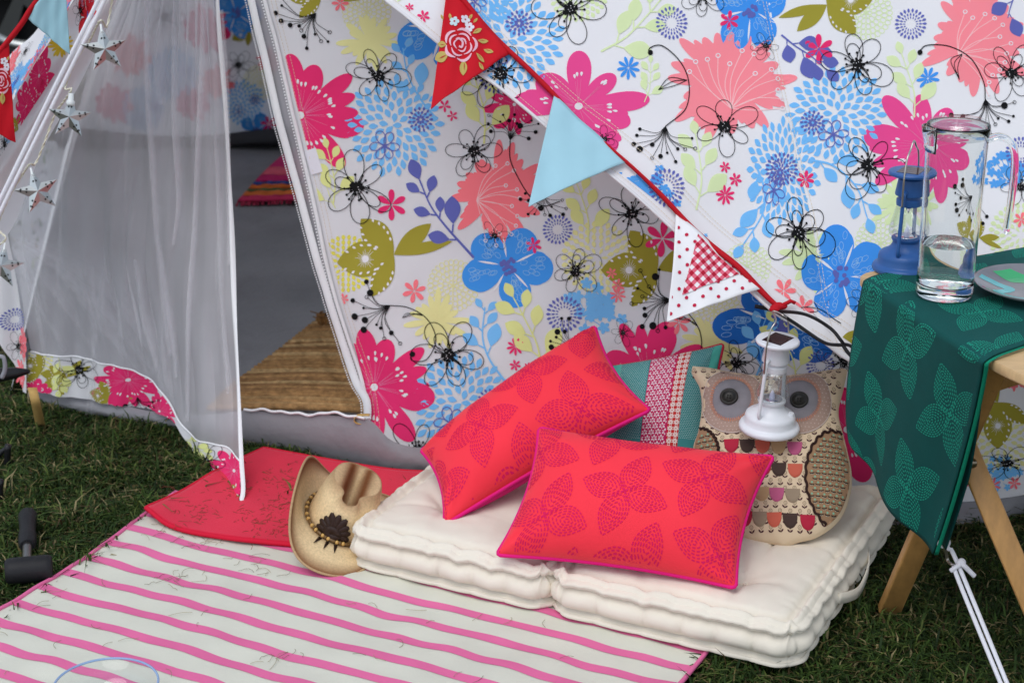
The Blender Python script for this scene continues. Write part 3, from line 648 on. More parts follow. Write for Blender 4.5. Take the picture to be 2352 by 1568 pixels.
def pleat(path, w, layers=2, n=70):
    p = polyline(path, n); ww = (w * np.sin(np.linspace(.12, PI - .12, n)) ** .6)[:, None] ; t = np.gradient(p, axis=0); t /= np.linalg.norm(t, axis=1)[:, None]; nn = np.c_[-t[:, 1], t[:, 0]]
    for l in range(2 + layers):
        f_ = 1.5 * (1 - l / (2.2 + layers)); nm.grid(np.stack([pull_map(p + nn * ww * (q * .5 * f_ + .18 * l / layers), np.full(n, .004 + .0025 * l + .005 * (1 - abs(q)))) for q in (-1, -.4, .3, 1)], 0))
for pth, w, l in (([(350, -100), (357, 200), (368, 400), (374, 560), (392, 720), (402, 810)], 9, 4), ([(406, -100), (413, 200), (414, 300), (420, 460), (412, 560)], 11, 3), ([(482, -100), (474, 250), (458, 520), (449, 700), (440, 960)], 9, 4),
                  ([(384, 560), (398, 700), (415, 860)], 8, 3), ([(322, 590), (345, 720), (372, 840)], 9, 1), ([(524, 20), (532, 320), (540, 600)], 8, 3), ([(505, 300), (520, 600), (530, 900)], 9, 1)):
    pleat(pth, w, l)
nm.build('net_folds', M_NETF, net); nm = MB()
for pth, w in (([(40, 560), (110, 690), (165, 800)], 16), ([(50, 545), (140, 660), (240, 815)], 18), ([(60, 540), (180, 640), (330, 840)], 26), ([(75, 545), (240, 640), (350, 760), (410, 900)], 32), ([(130, 600), (250, 700), (370, 850)], 18), ([(60, 600), (100, 700), (120, 800)], 14)):
    pleat(pth, w, 1)
rr = random.Random(5)
for i in range(8):
    x = rr.uniform(150, 520); y0 = rr.uniform(-50, 650); ln = rr.uniform(200, 420); sl_ = rr.uniform(-.1, .04) - (x < 330) * .05; pleat([(x, y0), (x + sl_ * ln * .5 + rr.uniform(-8, 8), y0 + ln / 2), (x + sl_ * ln, y0 + ln)], rr.uniform(8, 24), 1, 24)
nm.build('net_gathers', mat('net_gather', lin(246, 244, 247), .9, translucent=.3, alpha=.06), net)
ribbon('zip_tape', NR + [(568, 1120), (556, 1160)], 10, pull_map, M_ZIP, net, .004, 120, .004)
ribbon('hem_seam', HT, 4, pull_map, M_ZIP, net, .004, 80, .002)
hemG = coons([(78, 803), (72, 888)], [(566, 1052), (553, 1164)], HT, NB, 100, 14)
hem = sheet('net_hem', hemG, pull_map, M_COTTON, TENT, .003)
k = Ink(16)
put(92, 812, 45, m_mum, 0, fill=True); put(105, 850, 60, m_olive, 60, seed=1); put(165, 860, 55, m_olive, 10, seed=2); put(190, 845, 52, m_black, 20, seed=3); put(305, 866, 75, m_lily, 100, 1.1, .8, seed=4); put(262, 905, 50, m_olive, 40, seed=5)
put(325, 905, 55, m_umbel, 80, seed=2, curl=False); put(90, 895, 40, m_lily, 90, seed=7); put(380, 935, 40, m_lily, 0, seed=8); put(486, 1050, 46, m_black, 15, seed=9); put(548, 1072, 58, m_lily, 150, seed=10); put(512, 1110, 50, m_olive, 60, seed=11); put(540, 1140, 40, m_umbel, 60, seed=12, curl=False); put(420, 1000, 36, m_stem, 20, col=K_LIME, path=[(0, 0), (1, 0), (2, .3)], leaves=LV, L=.9, W=.5); put(150, 812, 36, m_stem, 80, col=K_LIME, path=[(0, 0), (1, 0), (2, .3)], leaves=LV, L=.9, W=.5)
HC = []
for c_, s_ in ((HT, 1), (NB, -1)): pass
# keep only what lies on the strip
Tt, Cc, Ll = np.concatenate(k.T), np.concatenate(k.C), np.concatenate(k.L)
pt, pb = polyline(HT, 200), polyline(NB, 200)
for _ in range(5):
    e = np.linalg.norm(Tt - np.roll(Tt, -1, 1), axis=2); kk = e.argmax(1); big = e.max(1) > 7
    B, kb = Tt[big], kk[big]; i = np.arange(len(B)); a_, b_, c_ = B[i, kb], B[i, (kb + 1) % 3], B[i, (kb + 2) % 3]; md = (a_ + b_) / 2
    Tt = np.concatenate([Tt[~big], np.stack([a_, md, c_], 1), np.stack([md, b_, c_], 1)]); Cc = np.concatenate([Cc[~big], Cc[big], Cc[big]]); Ll = np.concatenate([Ll[~big], Ll[big], Ll[big]])
cen = Tt.mean(1); on = (cen[:, 1] > np.interp(cen[:, 0], pt[:, 0], pt[:, 1]) + 1) & (cen[:, 1] < np.interp(cen[:, 0], pb[:, 0], pb[:, 1]) - 1) & (cen[:, 0] > 74) & (cen[:, 0] < 562)
k.T, k.C, k.L = [Tt[on]], [Cc[on]], [Ll[on]]
k.mesh('floral_print', lambda p, o: pull_map(p, o + .003), M_INK, hem)

# ---- left side: sunlit roof sliver, shaded front panel, rolled door
H = [(420, -360), (172, 0), (124, 80), (27, 231), (-90, 420)]; Kk = [(400, -380), (150, 0), (95, 57), (18, 132), (-90, 236)]
LR = Plane.through(gy(172, 0, 3.74), gy(27, 231, 3.6), gy(18, 132, 4.15))
def lr_map(px, off=0.0):
    px = np.atleast_2d(np.asarray(px, float)); return LR.hit(px) + LR.n * (np.asarray(off) + .004 * wob(px[:, 0], px[:, 1], 41, 120))[:, None]
left_roof = sheet('roof_sheet', coons(Kk, H, [Kk[0], H[0]], [Kk[-1], H[-1]], 14, 60), lr_map, M_COTTON, TENT)
k = Ink(17)
for x, y, s, f, rt, kw in ((60, 165, 34, m_lace, 0, {}), (100, 110, 22, m_dahlia, 0, {}), (80, 150, 26, m_coral, 0, {}), (30, 190, 24, m_dahlia, 30, {}), (140, 40, 20, m_big, 0, {}), (60, 120, 16, m_black, 0, {}), (112, 80, 14, m_mum, 0, {}), (25, 150, 22, m_coral, 0, {}), (150, 18, 18, m_coral, 0, {}), (20, 215, 16, m_big, 0, {})):
    k.place(x, y, s, 0, .55, 1.9, -.9); f(k, **kw)
k.mesh('floral_print', lr_map, M_INKT, left_roof, clips=[(172, 0, 27, 231)[2:] + (172, 0), (124, 80, 172, 0)][:0] + [(172, 0, 27, 231), (18, 132, 150, 0)], maxedge=10)
J = [(318, -120), (200, 160), (95, 350), (30, 520), (-70, 640)]
def lw_map(px, off=0.0):
    px = np.atleast_2d(np.asarray(px, float)); e = (px[:, 0] - 172 + px[:, 1] * .63) / 75.   # 0 at the hem, ~1.3 at the net
    return at_y(px, 3.76 - px[:, 1] * .0002 + .05 * np.clip(e, 0, 1.6) - .05 * np.exp(-((e - 1.05) / .32) ** 2) - np.asarray(off))
lw = sheet('door_flap', coons(H, J, [H[0], J[0]], [H[-1], J[-1]], 40, 70), lw_map, M_COTTON, TENT)
k = Ink(18)
put(200, 40, 40, m_big, 0, .6, 1.6, col=lin(206, 40, 52)); put(90, 175, 55, m_lily, 40, .6, 1.3, seed=1); put(60, 245, 50, m_lily, 60, .6, 1.3, seed=2); put(140, 105, 30, m_daisy, 0, col=lin(226, 196, 60)); put(185, 25, 30, m_black, 0, .6, 1.4, seed=3); put(40, 285, 26, m_olive, 0, .6, 1.3); put(10, 330, 30, m_black, 0, .6, 1.4, seed=5); put(20, 300, 22, m_dahlia, 0, .6, 1.4)
k.mesh('floral_print', lw_map, M_INK, lw, clips=[(27, 231, 172, 0), (240, 0, 40, 300)])
CG = coons([(-70, 560), (-20, 690), (44, 832), (66, 892)], [(30, 505), (56, 700), (78, 806), (80, 892)], [(-70, 560), (30, 505)], [(66, 892), (80, 892)], 16, 50)
def lc_map(px, off=0.0):
    px = np.atleast_2d(np.asarray(px, float)); return WALL.hit(px) + WALL.n * (.03 + np.asarray(off) + .012 * np.sin(px[:, 0] / 11.))[:, None]
lc = sheet('corner_panel', CG, lc_map, M_COTTON, TENT)
k = Ink(19); put(46, 728, 26, m_ring); put(70, 780, 24, m_lily, 180, .6, 1.6, col=K_CORAL); put(62, 850, 26, m_lily, 180, .6, 1.2, col=K_CORAL); put(52, 790, 30, m_black, 0, .7, 1.2, seed=2)
k.mesh('floral_print', lc_map, M_INK, lc, clips=[(66, 892, 78, 806), (78, 806, 48, 650)][:0], maxedge=10)

# ---- the rest of the shell, closing the tent behind
def quad(name, a, b, c, d_, m=M_COTTON, n=16):
    u, v = np.meshgrid(np.linspace(0, 1, n), np.linspace(0, 1, n)); u, v = u[..., None], v[..., None]
    P = (a * (1 - u) + b * u) * (1 - v) + (d_ * (1 - u) + c * u) * v; P[..., 1] += .02 * wob(P[..., 0], P[..., 2], 8, .5); return MB().grid(P).build(name, m, TENT)
TR, TL = roof_map([(2620, -370)])[0], roof_map([(424, -370)])[0]; BTL, BTR = A(-1.0, 6.35, 1.5), A(2.0, 6.35, 1.5); BL, BR = A(-1.75, 6.78, 0), A(2.35, 6.78, 0); LCn = gz(20, 915); REv = roof_map([(2620, 812)])[0]
quad('roof_top', TL, TR, BTR, BTL); quad('back_wall', BTL, BTR, BR, BL); quad('side_wall', TL + A(-.12, .1, -.05), BTL, BL, LCn); quad('side_wall', TR, BTR, BR, A(REv[0], REv[1] + .3, 0))
BW = Plane.through(BTL, BTR, BR)
bw_map = lambda px, off=0.0: BW.hit(px) + BW.n * (.035 + np.asarray(off))[..., None]
k = Ink(20)
for x, y, s, f in ((545, 20, 60, m_big), (575, 60, 45, m_olive), (560, 225, 50, m_dahlia), (600, 180, 45, m_mum), (590, 290, 40, m_big), (620, 130, 30, m_coral), (550, 140, 40, m_black), (470, 60, 55, m_lily), (400, 160, 60, m_dahlia), (300, 120, 50, m_coral), (440, 230, 40, m_lily), (330, 240, 50, m_dahlia), (260, 230, 45, m_lily), (500, 180, 40, m_coral), (380, 30, 50, m_black), (620, 275, 18, m_small)): put(x, y, s, f)
k.mesh('floral_print', bw_map, M_INK, TENT, maxedge=40)
skirt = MB(); sx = np.linspace(-1.75, 2.35, 60); skirt.grid(np.stack([np.stack([sx, np.full(60, 6.70), np.full(60, .01)], 1), np.stack([sx, 6.62 + .02 * np.sin(sx * 9), .045 + .02 * np.sin(sx * 6.1)], 1), np.stack([sx, np.full(60, 6.69), .075 + .02 * np.sin(sx * 6.1)], 1)], 0)).build('groundsheet_lip', mat('dark_skirt', lin(60, 60, 64), .6), TENT)
# ------------------------------------------------------------------ rugs and mats
# striped mat
m0, m1 = gz(322, 1197, .008), gz(-60, 1452, .008); e1 = unit(gz(1612, 1515, .008) - m0); e2 = A(e1[1], -e1[0], 0)
if e2 @ (m1 - m0) < 0: e2 = -e2
MAT_L = float((gz(1612, 1515, .008) - m0) @ e1)
skew = float((m1 - m0) @ e1) / float((m1 - m0) @ e2)
skew = skew
def mat_z(x, y):
    return .014 + .0035 * wob(x, y, 61, .33) + .002 * np.sin((x * e1[0] + y * e1[1]) * 13 + 1.4 * np.sin((x * e2[0] + y * e2[1]) * 5)) + .003 * wob(x, y, 62, .14)
def mat_map(uv, off=0.0):
    uv = np.atleast_2d(np.asarray(uv, float)); u, v = uv[:, 0], uv[:, 1]
    uu = u * (MAT_L) + v * skew * (1 - u) + .008 * np.sin(v * 9) * (1 - u); P = m0 + uu[:, None] * e1 + v[:, None] * e2
    P[:, 2] = mat_z(P[:, 0], P[:, 1]) + off; return P
MV, MV0 = 1.05, -.14
M_MAT = mat('woven_mat', lin(216, 216, 200), .9, bump=(700, .5, .002), var=(7, .05), sheen=.1)
M_MATP = mat('woven_mat_pink', lin(228, 112, 160), .9, bump=(700, .5, .002), var=(9, .07))
smat = thing('striped_mat', 'cream outdoor mat with pink stripes spread on the grass', 'mat', tuple(m0))
u, v = np.meshgrid(np.linspace(0, 1, 150), np.linspace(MV0, MV, 120)); G = np.stack([u, v], -1)
MB().grid(mat_map(G.reshape(-1, 2)).reshape(120, 150, 3), flip=True).build('mat_sheet', M_MAT, smat, solid=.004, off=-1)
# stripes: find the pitch from two stripes seen at the far edge
vA = [float((gz(x, y, .012) - m0) @ e2) for x, y in ((293, 1214), (245, 1247), (198, 1284), (147, 1320), (37, 1385), (0, 1432))]
v0_, pitch = vA[0], (vA[4] - vA[0]) / 5
for i in range(-5, 14):
    c = v0_ + i * pitch
    if c < MV0 + .02 or c > MV - .03: continue
    uu, vv = np.meshgrid(np.linspace(.0, 1, 150), np.linspace(-.5, .5, 5)); q = np.stack([uu, c + vv * pitch * .33 + .0016 * np.sin(uu * 60 + i)], -1)
    MB().grid(mat_map(q.reshape(-1, 2), .0012).reshape(5, 150, 3), flip=True).build('stripe', M_MATP, smat)
bd = np.concatenate([np.stack([np.zeros(80), np.linspace(MV, MV0, 80)], 1), np.stack([np.linspace(0, 1, 120), np.full(120, MV0)], 1)[1:], np.stack([np.ones(80), np.linspace(MV0, MV, 80)], 1)[1:]])
MB().tube(mat_map(bd) + A(0, 0, .001), .0045, 7).build('edge_binding', M_MATP, smat)
# red mat
M_RED = mat('red_felt', lin(222, 34, 66), .9, bump=(600, .5, .002), var=(6, .1), sheen=.15)
RL, RR_, RT, RB = [(606, 1030), (500, 1080), (420, 1128), (336, 1166)], [(1010, 1086), (985, 1150), (940, 1210), (900, 1270)], [(606, 1030), (760, 1058), (900, 1080), (1010, 1086)], [(336, 1166), (400, 1210), (520, 1234), (700, 1252), (900, 1270)]
RG = coons(RL, RR_, RT, RB, 60, 50)
def red_map(px, off=0.0):
    px = np.atleast_2d(np.asarray(px, float)); x, y = px[:, 0], px[:, 1]
    z = .022 + .006 * wob(x, y, 71, 260) + .018 * np.exp(-((x - 336) / 60) ** 2 - ((y - 1170) / 45) ** 2); return at_z(px, z + off)
rmat = thing('red_mat', 'plain red felt doormat under the tent flap, littered with grass', 'mat', tuple(gz(600, 1150)))
MB().grid(red_map(RG.reshape(-1, 2)).reshape(50, 60, 3)).build('mat_sheet', M_RED, rmat, solid=.004, off=-1)
loop = np.vstack([RG[:, 0], RG[-1, 1:], RG[::-1, -1][1:], RG[0, ::-1][1:-1]])
MB().tube(red_map(loop) + A(0, 0, .0), .0055, 7, close=True).build('edge_binding', mat('red_binding', lin(206, 20, 52), .8), rmat)
# jute rug inside the door: each cord row its own ridge
M_JUTE = mat('jute', rough=.95, attr=True, bump=(260, .9, .004), var=(60, .35, 6))
jr = thing('jute_rug', 'brown ribbed jute rug just inside the tent door', 'rug', tuple(gz(700, 900, .04)))
jl, jrr = [(560, 892), (640, 803), (742, 726)], [(560, 941), (700, 950), (838, 962)]
j0, j1, j2 = gz(838, 962, .07), gz(560, 941, .07), gz(742, 726, .04)
rows_ = 34
for i in range(rows_):
    f = i / (rows_ - 1); yl = 934 - f * (934 - 735); xl = np.interp(yl, [735, 803, 892, 944], [726, 640, 520, 470]); xr = np.interp(yl, [735, 850, 905, 962], [960, 930, 880, 842])
    p = polyline([(xl, yl + 3), ((xl + xr) / 2, yl + 2 * math.sin(i)), (xr + 4, yl + 9)], 46); z = .040 + .012 * max(0, 1 - f * 9) + .0025 * np.sin(np.arange(46) * .9 + i) + .004 * math.sin(i * 1.3)
    cc = np.array(lin(*random.choice(((186, 148, 100), (170, 130, 84), (196, 162, 114), (154, 116, 76), (180, 138, 90)))))
    MB().tube(at_z(p, z), .0085, 6, col=cc).build('cord_row', M_JUTE, jr)
tas = MB()
for i in range(26):
    a_ = gz(742 + random.uniform(-12, 14), 742 + random.uniform(-8, 6), .05); tas.tube([a_, a_ + A(random.uniform(-.015, .01), .02, .012), a_ + A(random.uniform(-.03, .02), .05 + random.random() * .02, .004)], .0016, 5, col=lin(150, 106, 60))
tas.build('tassel', M_JUTE, jr)
# striped pink rug far inside
pr = thing('pink_rug', 'pink and orange striped fringed rug at the back inside the tent', 'rug', tuple(gz(620, 430, .03)))
P0, Pd = gz(548, 462, .035), [(lin(205, 52, 112), 0, .35), (lin(232, 100, 120), .35, .5), (lin(196, 40, 104), .5, .62), (lin(60, 80, 150), .62, .68), (lin(220, 110, 50), .68, .76), (lin(70, 110, 70), .76, .81), (lin(226, 120, 60), .81, .9), (lin(205, 52, 96), .9, 1)]
M_PR = mat('woven_stripes', rough=.9, attr=True, bump=(300, .6, .004), var=(20, .15))
a0, a1, b0, b1 = (668, 330), (668, 330), (546, 464), (760, 452)
rug_edge = lambda t: A(672 - 126 * t ** .8, 345 + 119 * t)
for c_, s0, s1 in Pd:
    rows = [np.linspace(0, 1, 20)[:, None] * (A(800, 345 + 112 * t) - rug_edge(t)) + rug_edge(t) for t in np.linspace(s0, s1, 4)]
    R_ = np.array(rows); MB().grid(at_z(R_.reshape(-1, 2), .038 + .003 * np.sin(np.arange(80) * 1.1)).reshape(4, 20, 3), col=c_).build('stripe', M_PR, pr, solid=.006, off=-1)
fr = MB()
for i in range(40): a_ = at_z([(548 + i * 5.2, 463 - i * .25)], .036)[0]; fr.tube([a_, a_ + A(random.uniform(-.01, .01), -.03, -.006)], .004, 4, col=lin(190, 60, 90))
fr.build('fringe', M_PR, pr)

# ------------------------------------------------------------------ turf
M_GRASS = mat('grass_blades', rough=.65, attr=True, spec=.25, translucent=.2)
def blades(n, region, hmin, hmax, seed, wid=.0022):
    r = np.random.default_rng(seed); x = r.uniform(region[0], region[1], n); y = r.uniform(region[2], region[3], n)
    keep = np.ones(n, bool)
    q = np.c_[x - m0[0], y - m0[1]]; mu, mv = q @ e1[:2], q @ e2[:2]; keep &= ~((mu > skew * np.clip(mv, -.2, 2) + .025) & (mu < MAT_L + .004) & (mv > MV0 - .004) & (mv < MV))
    wy = (x - G1[0]) / (G2[0] - G1[0]) * (G2[1] - G1[1]) + G1[1]; keep &= ~((y > wy + .03) & (x > G1[0] + .02 - (y - wy) * .25))
    fq = np.c_[x - FUT_O[0], y - FUT_O[1]]; fu, fv = fq @ FUT_A[:2], fq @ FUT_B[:2]; keep &= ~((fu > .03) & (fu < FUT_LA - .03) & (fv > .03) & (fv < FUT_LB - .03))
    patch = wob(x, y, 91, .35) + .6 * wob(x, y, 92, .12); x, y, patch = x[keep], y[keep], patch[keep]; n = len(x)
    h = r.uniform(hmin, hmax, n) * (1 + .5 * patch) * np.where(r.random(n) < .06, 1.7, 1); a = r.uniform(0, 2 * PI, n); ln = r.uniform(.5, 1.7, n) * h; w = wid * r.uniform(.6, 1.3, n)
    dx, dy = np.cos(a), np.sin(a); sx, sy = -dy * w, dx * w; z0 = np.full(n, -.014)
    b0, b1 = np.stack([x + sx, y + sy, z0], 1), np.stack([x - sx, y - sy, z0], 1)
    mx, my, mz = x + dx * ln * .35, y + dy * ln * .35, z0 + h * .75; c0_, c1_ = np.stack([mx + sx * .8, my + sy * .8, mz], 1), np.stack([mx - sx * .8, my - sy * .8, mz], 1)
    tip = np.stack([x + dx * ln, y + dy * ln, z0 + h * (1 - .35 * (ln / h - .5))], 1)
    T = np.concatenate([np.stack([b0, b1, c1_], 1), np.stack([b0, c1_, c0_], 1), np.stack([c0_, c1_, tip], 1)])
    base = .72 * np.array([lin(56, 80, 34), lin(72, 98, 42), lin(42, 62, 28), lin(104, 120, 58), lin(136, 124, 78), lin(170, 156, 112), lin(84, 66, 42)])
    pr_ = np.array([.28, .27, .18, .12, .06, .05, .04]); ci = r.choice(7, n, p=pr_); C = base[ci] * r.uniform(.7, 1.25, n)[:, None]; C *= np.clip(1 + .3 * patch, .6, 1.4)[:, None]
    return T, np.concatenate([C, C, C])
def turf():
    a = blades(95000, (-1.75, -.35, 2.9, 4.4), .012, .034, 1); b = blades(75000, (.25, 1.35, 2.3, 3.9), .012, .034, 2); c = blades(45000, (-3.2, -1.2, 4.2, 7.5), .015, .04, 3, .004); d_ = blades(9000, (-.6, .4, 3.55, 3.95), .01, .028, 4)
    T = np.concatenate([a[0], b[0], c[0], d_[0]]); C = np.concatenate([a[1], b[1], c[1], d_[1]]); o = obj('grass', tri_mesh('grass', T, C), M_GRASS); tag(o, 'short mown grass with dry yellow blades around the mats', 'grass', kind='stuff')
# dry clippings strewn on the mats
def clippings():
    m = MB(); r = random.Random(3); cols = [lin(152, 142, 108), lin(136, 130, 94), lin(168, 156, 118), lin(116, 104, 76)]
    def one(P, L, dark):
        a = r.uniform(0, 6.3); c = r.uniform(-1.5, 1.5); pts = [P]
        for i in range(5): a += c * .3; pts.append(pts[-1] + A(math.cos(a), math.sin(a), 0) * L / 5)
        pts = np.array(pts); pts[:, 2] = P[2] + .002 + .003 * np.abs(np.sin(np.arange(6) * r.uniform(.4, 1.2))); m.tube(pts, .00045 if not dark else .0006, 3, col=r.choice(cols) if not dark else lin(140, 80, 62), cap=False)
    for i in range(75): P = mat_map([(r.uniform(0.02, .85), r.uniform(.02, .8))])[0]; one(P, r.uniform(.012, .05), False)
    for cx, cy, n in ((420, 1235, 12), (480, 1245, 16), (370, 1330, 10), (560, 1285, 8), (610, 1310, 8), (640, 1500, 14), (430, 1330, 8)):
        for i in range(int(n * .7)):
            p = at_z([(cx + r.gauss(0, 22), cy + r.gauss(0, 9))], .012)[0]; p[2] = mat_z(p[0], p[1]); one(p, r.uniform(.012, .045), False)
    for i in range(260):
        cx, cy = r.choice(((460, 1180, ), (560, 1130), (640, 1100), (660, 1160), (420, 1170), (600, 1190), (700, 1140), (640, 1215))); px = (cx + r.gauss(0, 34), cy + r.gauss(0, 18))
        if px[0] < 380 or px[1] < 1050 or px[0] > 760: continue
        one(red_map([px])[0], r.uniform(.01, .04), True)
    o = m.build('grass_clippings', mat('dry_grass', rough=.9, attr=True)); tag(o, 'dry grass clippings scattered over the red and striped mats', 'clippings', kind='stuff')
# ------------------------------------------------------------------ futon: two stitched floor cushions side by side, one cover
FUT_O = gz(806, 1316, .0); _fr = gz(1822, 1562, .0); FUT_A = unit(_fr - FUT_O); FUT_LA = float(np.linalg.norm(_fr - FUT_O)); FUT_B = A(-FUT_A[1], FUT_A[0], 0)
FUT_LB = float((gz(2022, 1228, .0) - _fr) @ FUT_B)
FUT_H = .088
M_FUT = mat('cream_cotton', lin(232, 224, 207), .8, bump=(900, .35, .001), var=(5, .04), sheen=.1, crease=(9, .3, .006))
def futon_section(name, a0, a1, seed, parent):
    """a0..a1 along the front, full depth"""
    na, nb = 96, 110; cx, hx, cy, hy = (a0 + a1) / 2, (a1 - a0) / 2, FUT_LB / 2, FUT_LB / 2
    def foot(u, v, grow=0.0):
        x, y = u * (hx + grow), v * (hy + grow); R = .045
        qx, qy = np.abs(x) - (hx + grow - R), np.abs(y) - (hy + grow - R); cor = (qx > 0) & (qy > 0); m = np.maximum(qx, qy); l = np.hypot(np.maximum(qx, 0), np.maximum(qy, 0)) + 1e-9
        k = np.where(cor, m / l, 1); x = np.where(cor, np.sign(x) * (hx + grow - R + qx * k), x); y = np.where(cor, np.sign(y) * (hy + grow - R + qy * k), y); return x, y
    tufts = [(sx * hx * .42, sy * hy * .52) for sx in (-1, 1) for sy in (-1, 0, 1)]
    rng = np.random.default_rng(seed); tufts = [(x + rng.uniform(-.01, .01), y + rng.uniform(-.015, .015)) for x, y in tufts]
    U, V = np.meshgrid(np.linspace(-1, 1, na), np.linspace(-1, 1, nb)); U, V = np.sign(U) * (1 - (1 - np.abs(U)) ** 1.15), np.sign(V) * (1 - (1 - np.abs(V)) ** 1.15); X, Y = foot(U, V)
    edge = np.minimum(1 - np.abs(U), (1 - np.abs(V)) * hy / hx); per = np.arctan2(Y, X)
    Z = FUT_H + .022 * (1 - np.abs(U) ** 5) * (1 - np.abs(V) ** 6) - .004
    for tx, ty in tufts:
        dx, dy = X - tx, Y - ty; d = np.hypot(dx, dy); Z -= .028 * np.exp(-(d / .016) ** 1.1) + .013 * np.exp(-(d / .075) ** 2); an = np.arctan2(dy, dx); Z -= .0065 * np.exp(-(d / .09) ** 2) * np.maximum(0, np.cos(an * 3.5 + .8 * np.sin(an * 2 + tx * 90) + tx * 40 + seed)) ** 6 * (d > .004)
    # scalloped rolled edge: pinches where the edge is stitched through
    sA, sB = np.abs(np.sin(PI * (X + .013 + .008 * np.sin(X * 20)) / .072 + seed)), np.abs(np.sin(PI * (Y + .01 + .008 * np.sin(Y * 17)) / .072)); near_x = np.clip(1 - (1 - np.abs(V)) * hy / .055, 0, 1); near_y = np.clip(1 - (1 - np.abs(U)) * hx / .055, 0, 1)
    roll = lambda nr: np.exp(-((nr - .86) / .11) ** 2)
    Z += (.009 * roll(near_x) * (.6 + .4 * sA ** .5) + .009 * roll(near_y) * (.6 + .4 * sB ** .5)); Z -= .008 * np.exp(-((np.maximum(near_x, near_y) - .6) / .12) ** 2)
    Z -= .005 * np.maximum(near_x * (1 - sA) ** 2, near_y * (1 - sB) ** 2)
    Z += .0014 * wob(X, Y, seed + 70, .05) + .0025 * wob(X, Y, seed + 71, .15) * (edge > .02)
    Z += .0035 * wob(X * 1.0, Y * .25, seed + 75, .03) * near_x + .0035 * wob(X * .25, Y, seed + 76, .03) * near_y
    mb = MB(); top = np.stack([X, Y, Z], -1)
    ring = np.concatenate([top[0, :-1], top[:-1, -1], top[-1, ::-1][:-1], top[::-1, 0][:-1]]); uu = np.concatenate([U[0, :-1], U[:-1, -1], U[-1, ::-1][:-1], U[::-1, 0][:-1]]); vv = np.concatenate([V[0, :-1], V[:-1, -1], V[-1, ::-1][:-1], V[::-1, 0][:-1]])
    L = np.r_[0, np.cumsum(np.linalg.norm(np.diff(ring[:, :2], axis=0), axis=1))]; Lw = L + .012 * np.sin(L * 9 + seed) + .006 * np.sin(L * 23); sc = np.abs(np.sin(PI * Lw / .072 + seed)); sc2 = np.abs(np.sin(PI * Lw / .072 + seed + .3))
    prof = [(1., .0, .0), (.965, .0055, .004), (.91, .0075, .006), (.85, .0035, .005), (.80, -.006, .0), (.74, -.002, .006), (.64, .004, .011), (.5, .006, .0135), (.38, .004, .011), (.28, -.002, .005), (.22, -.007, .0), (.16, .001, .005), (.09, .004, .007), (.03, .0, .004), (.0, -.012, .0)]
    rows = []
    sag = .003 * wob(ring[:, 0], ring[:, 1], seed + 80, .2)
    for f, g0, g1 in prof:
        s_ = sc ** .4 if .15 < f < .8 else sc2 ** .4; gx_, gy_ = foot(uu, vv, 0); nx, ny = gx_ / hx, gy_ / hy; wx, wy_ = np.abs(uu) > .999, np.abs(vv) > .999
        n2 = np.stack([np.where(wx, np.sign(uu), 0), np.where(wy_, np.sign(vv), 0)], 1); n2 = n2 + np.stack([nx, ny], 1) * .15; n2 /= np.linalg.norm(n2, axis=1)[:, None]
        q = np.stack([gx_, gy_], 1) + n2 * (g0 + g1 * s_)[:, None]; z = ring[:, 2] * f + sag * (1 - f) * f * 4 + (.004 if f > 0 else .002); rows.append(np.c_[q, z])
    b = mb.n; mb.grid(np.array(rows[::-1]), closeu=True); top[..., 2] += .004; mb.grid(top)
    mb.v = [v @ np.stack([FUT_A, FUT_B, A(0, 0, 1)]) + FUT_O + FUT_A * cx + FUT_B * cy + A(0, 0, .012) for v in mb.v]
    o = mb.build(name, M_FUT, parent)
    pp = np.array(rows[3]); W = np.array(pp) @ np.stack([FUT_A, FUT_B, A(0, 0, 1)]) + FUT_O + FUT_A * cx + FUT_B * cy + A(0, 0, .012)
    MB().tube(W, .0013, 4, close=True).build('piping', M_FUT, o)
    W = np.array(rows[11]) @ np.stack([FUT_A, FUT_B, A(0, 0, 1)]) + FUT_O + FUT_A * cx + FUT_B * cy + A(0, 0, .012); MB().tube(W, .0013, 4, close=True).build('piping', M_FUT, o)
    for tx, ty in tufts:
        p = A(tx, ty, FUT_H - .008 + .012) @ np.stack([FUT_A, FUT_B, A(0, 0, 1)]) + FUT_O + FUT_A * cx + FUT_B * cy; MB().ball(p, .004, 6, sq=(1, 1, .5)).build('tuft', M_FUT, o)
    return o
FUT = thing('futon', 'cream tufted two-section floor futon laid on the mats', 'futon', tuple(FUT_O + FUT_A * FUT_LA / 2))
mid = FUT_LA * .475
futon_section('futon_section', .0, mid - .004, 1, FUT); futon_section('futon_section', mid + .004, FUT_LA, 2, FUT)
hp = polyline([_fr + FUT_B * t + FUT_A * o_ + A(0, 0, z) for t, o_, z in ((.22, .014, .062), (.26, .024, .05), (.32, .027, .036), (.38, .025, .05), (.42, .014, .062))], 24)
MB().grid(np.stack([hp + A(0, 0, -.011), hp + A(0, 0, .011)], 0)).build('carry_handle', M_FUT, FUT, solid=.003)
turf(); clippings()
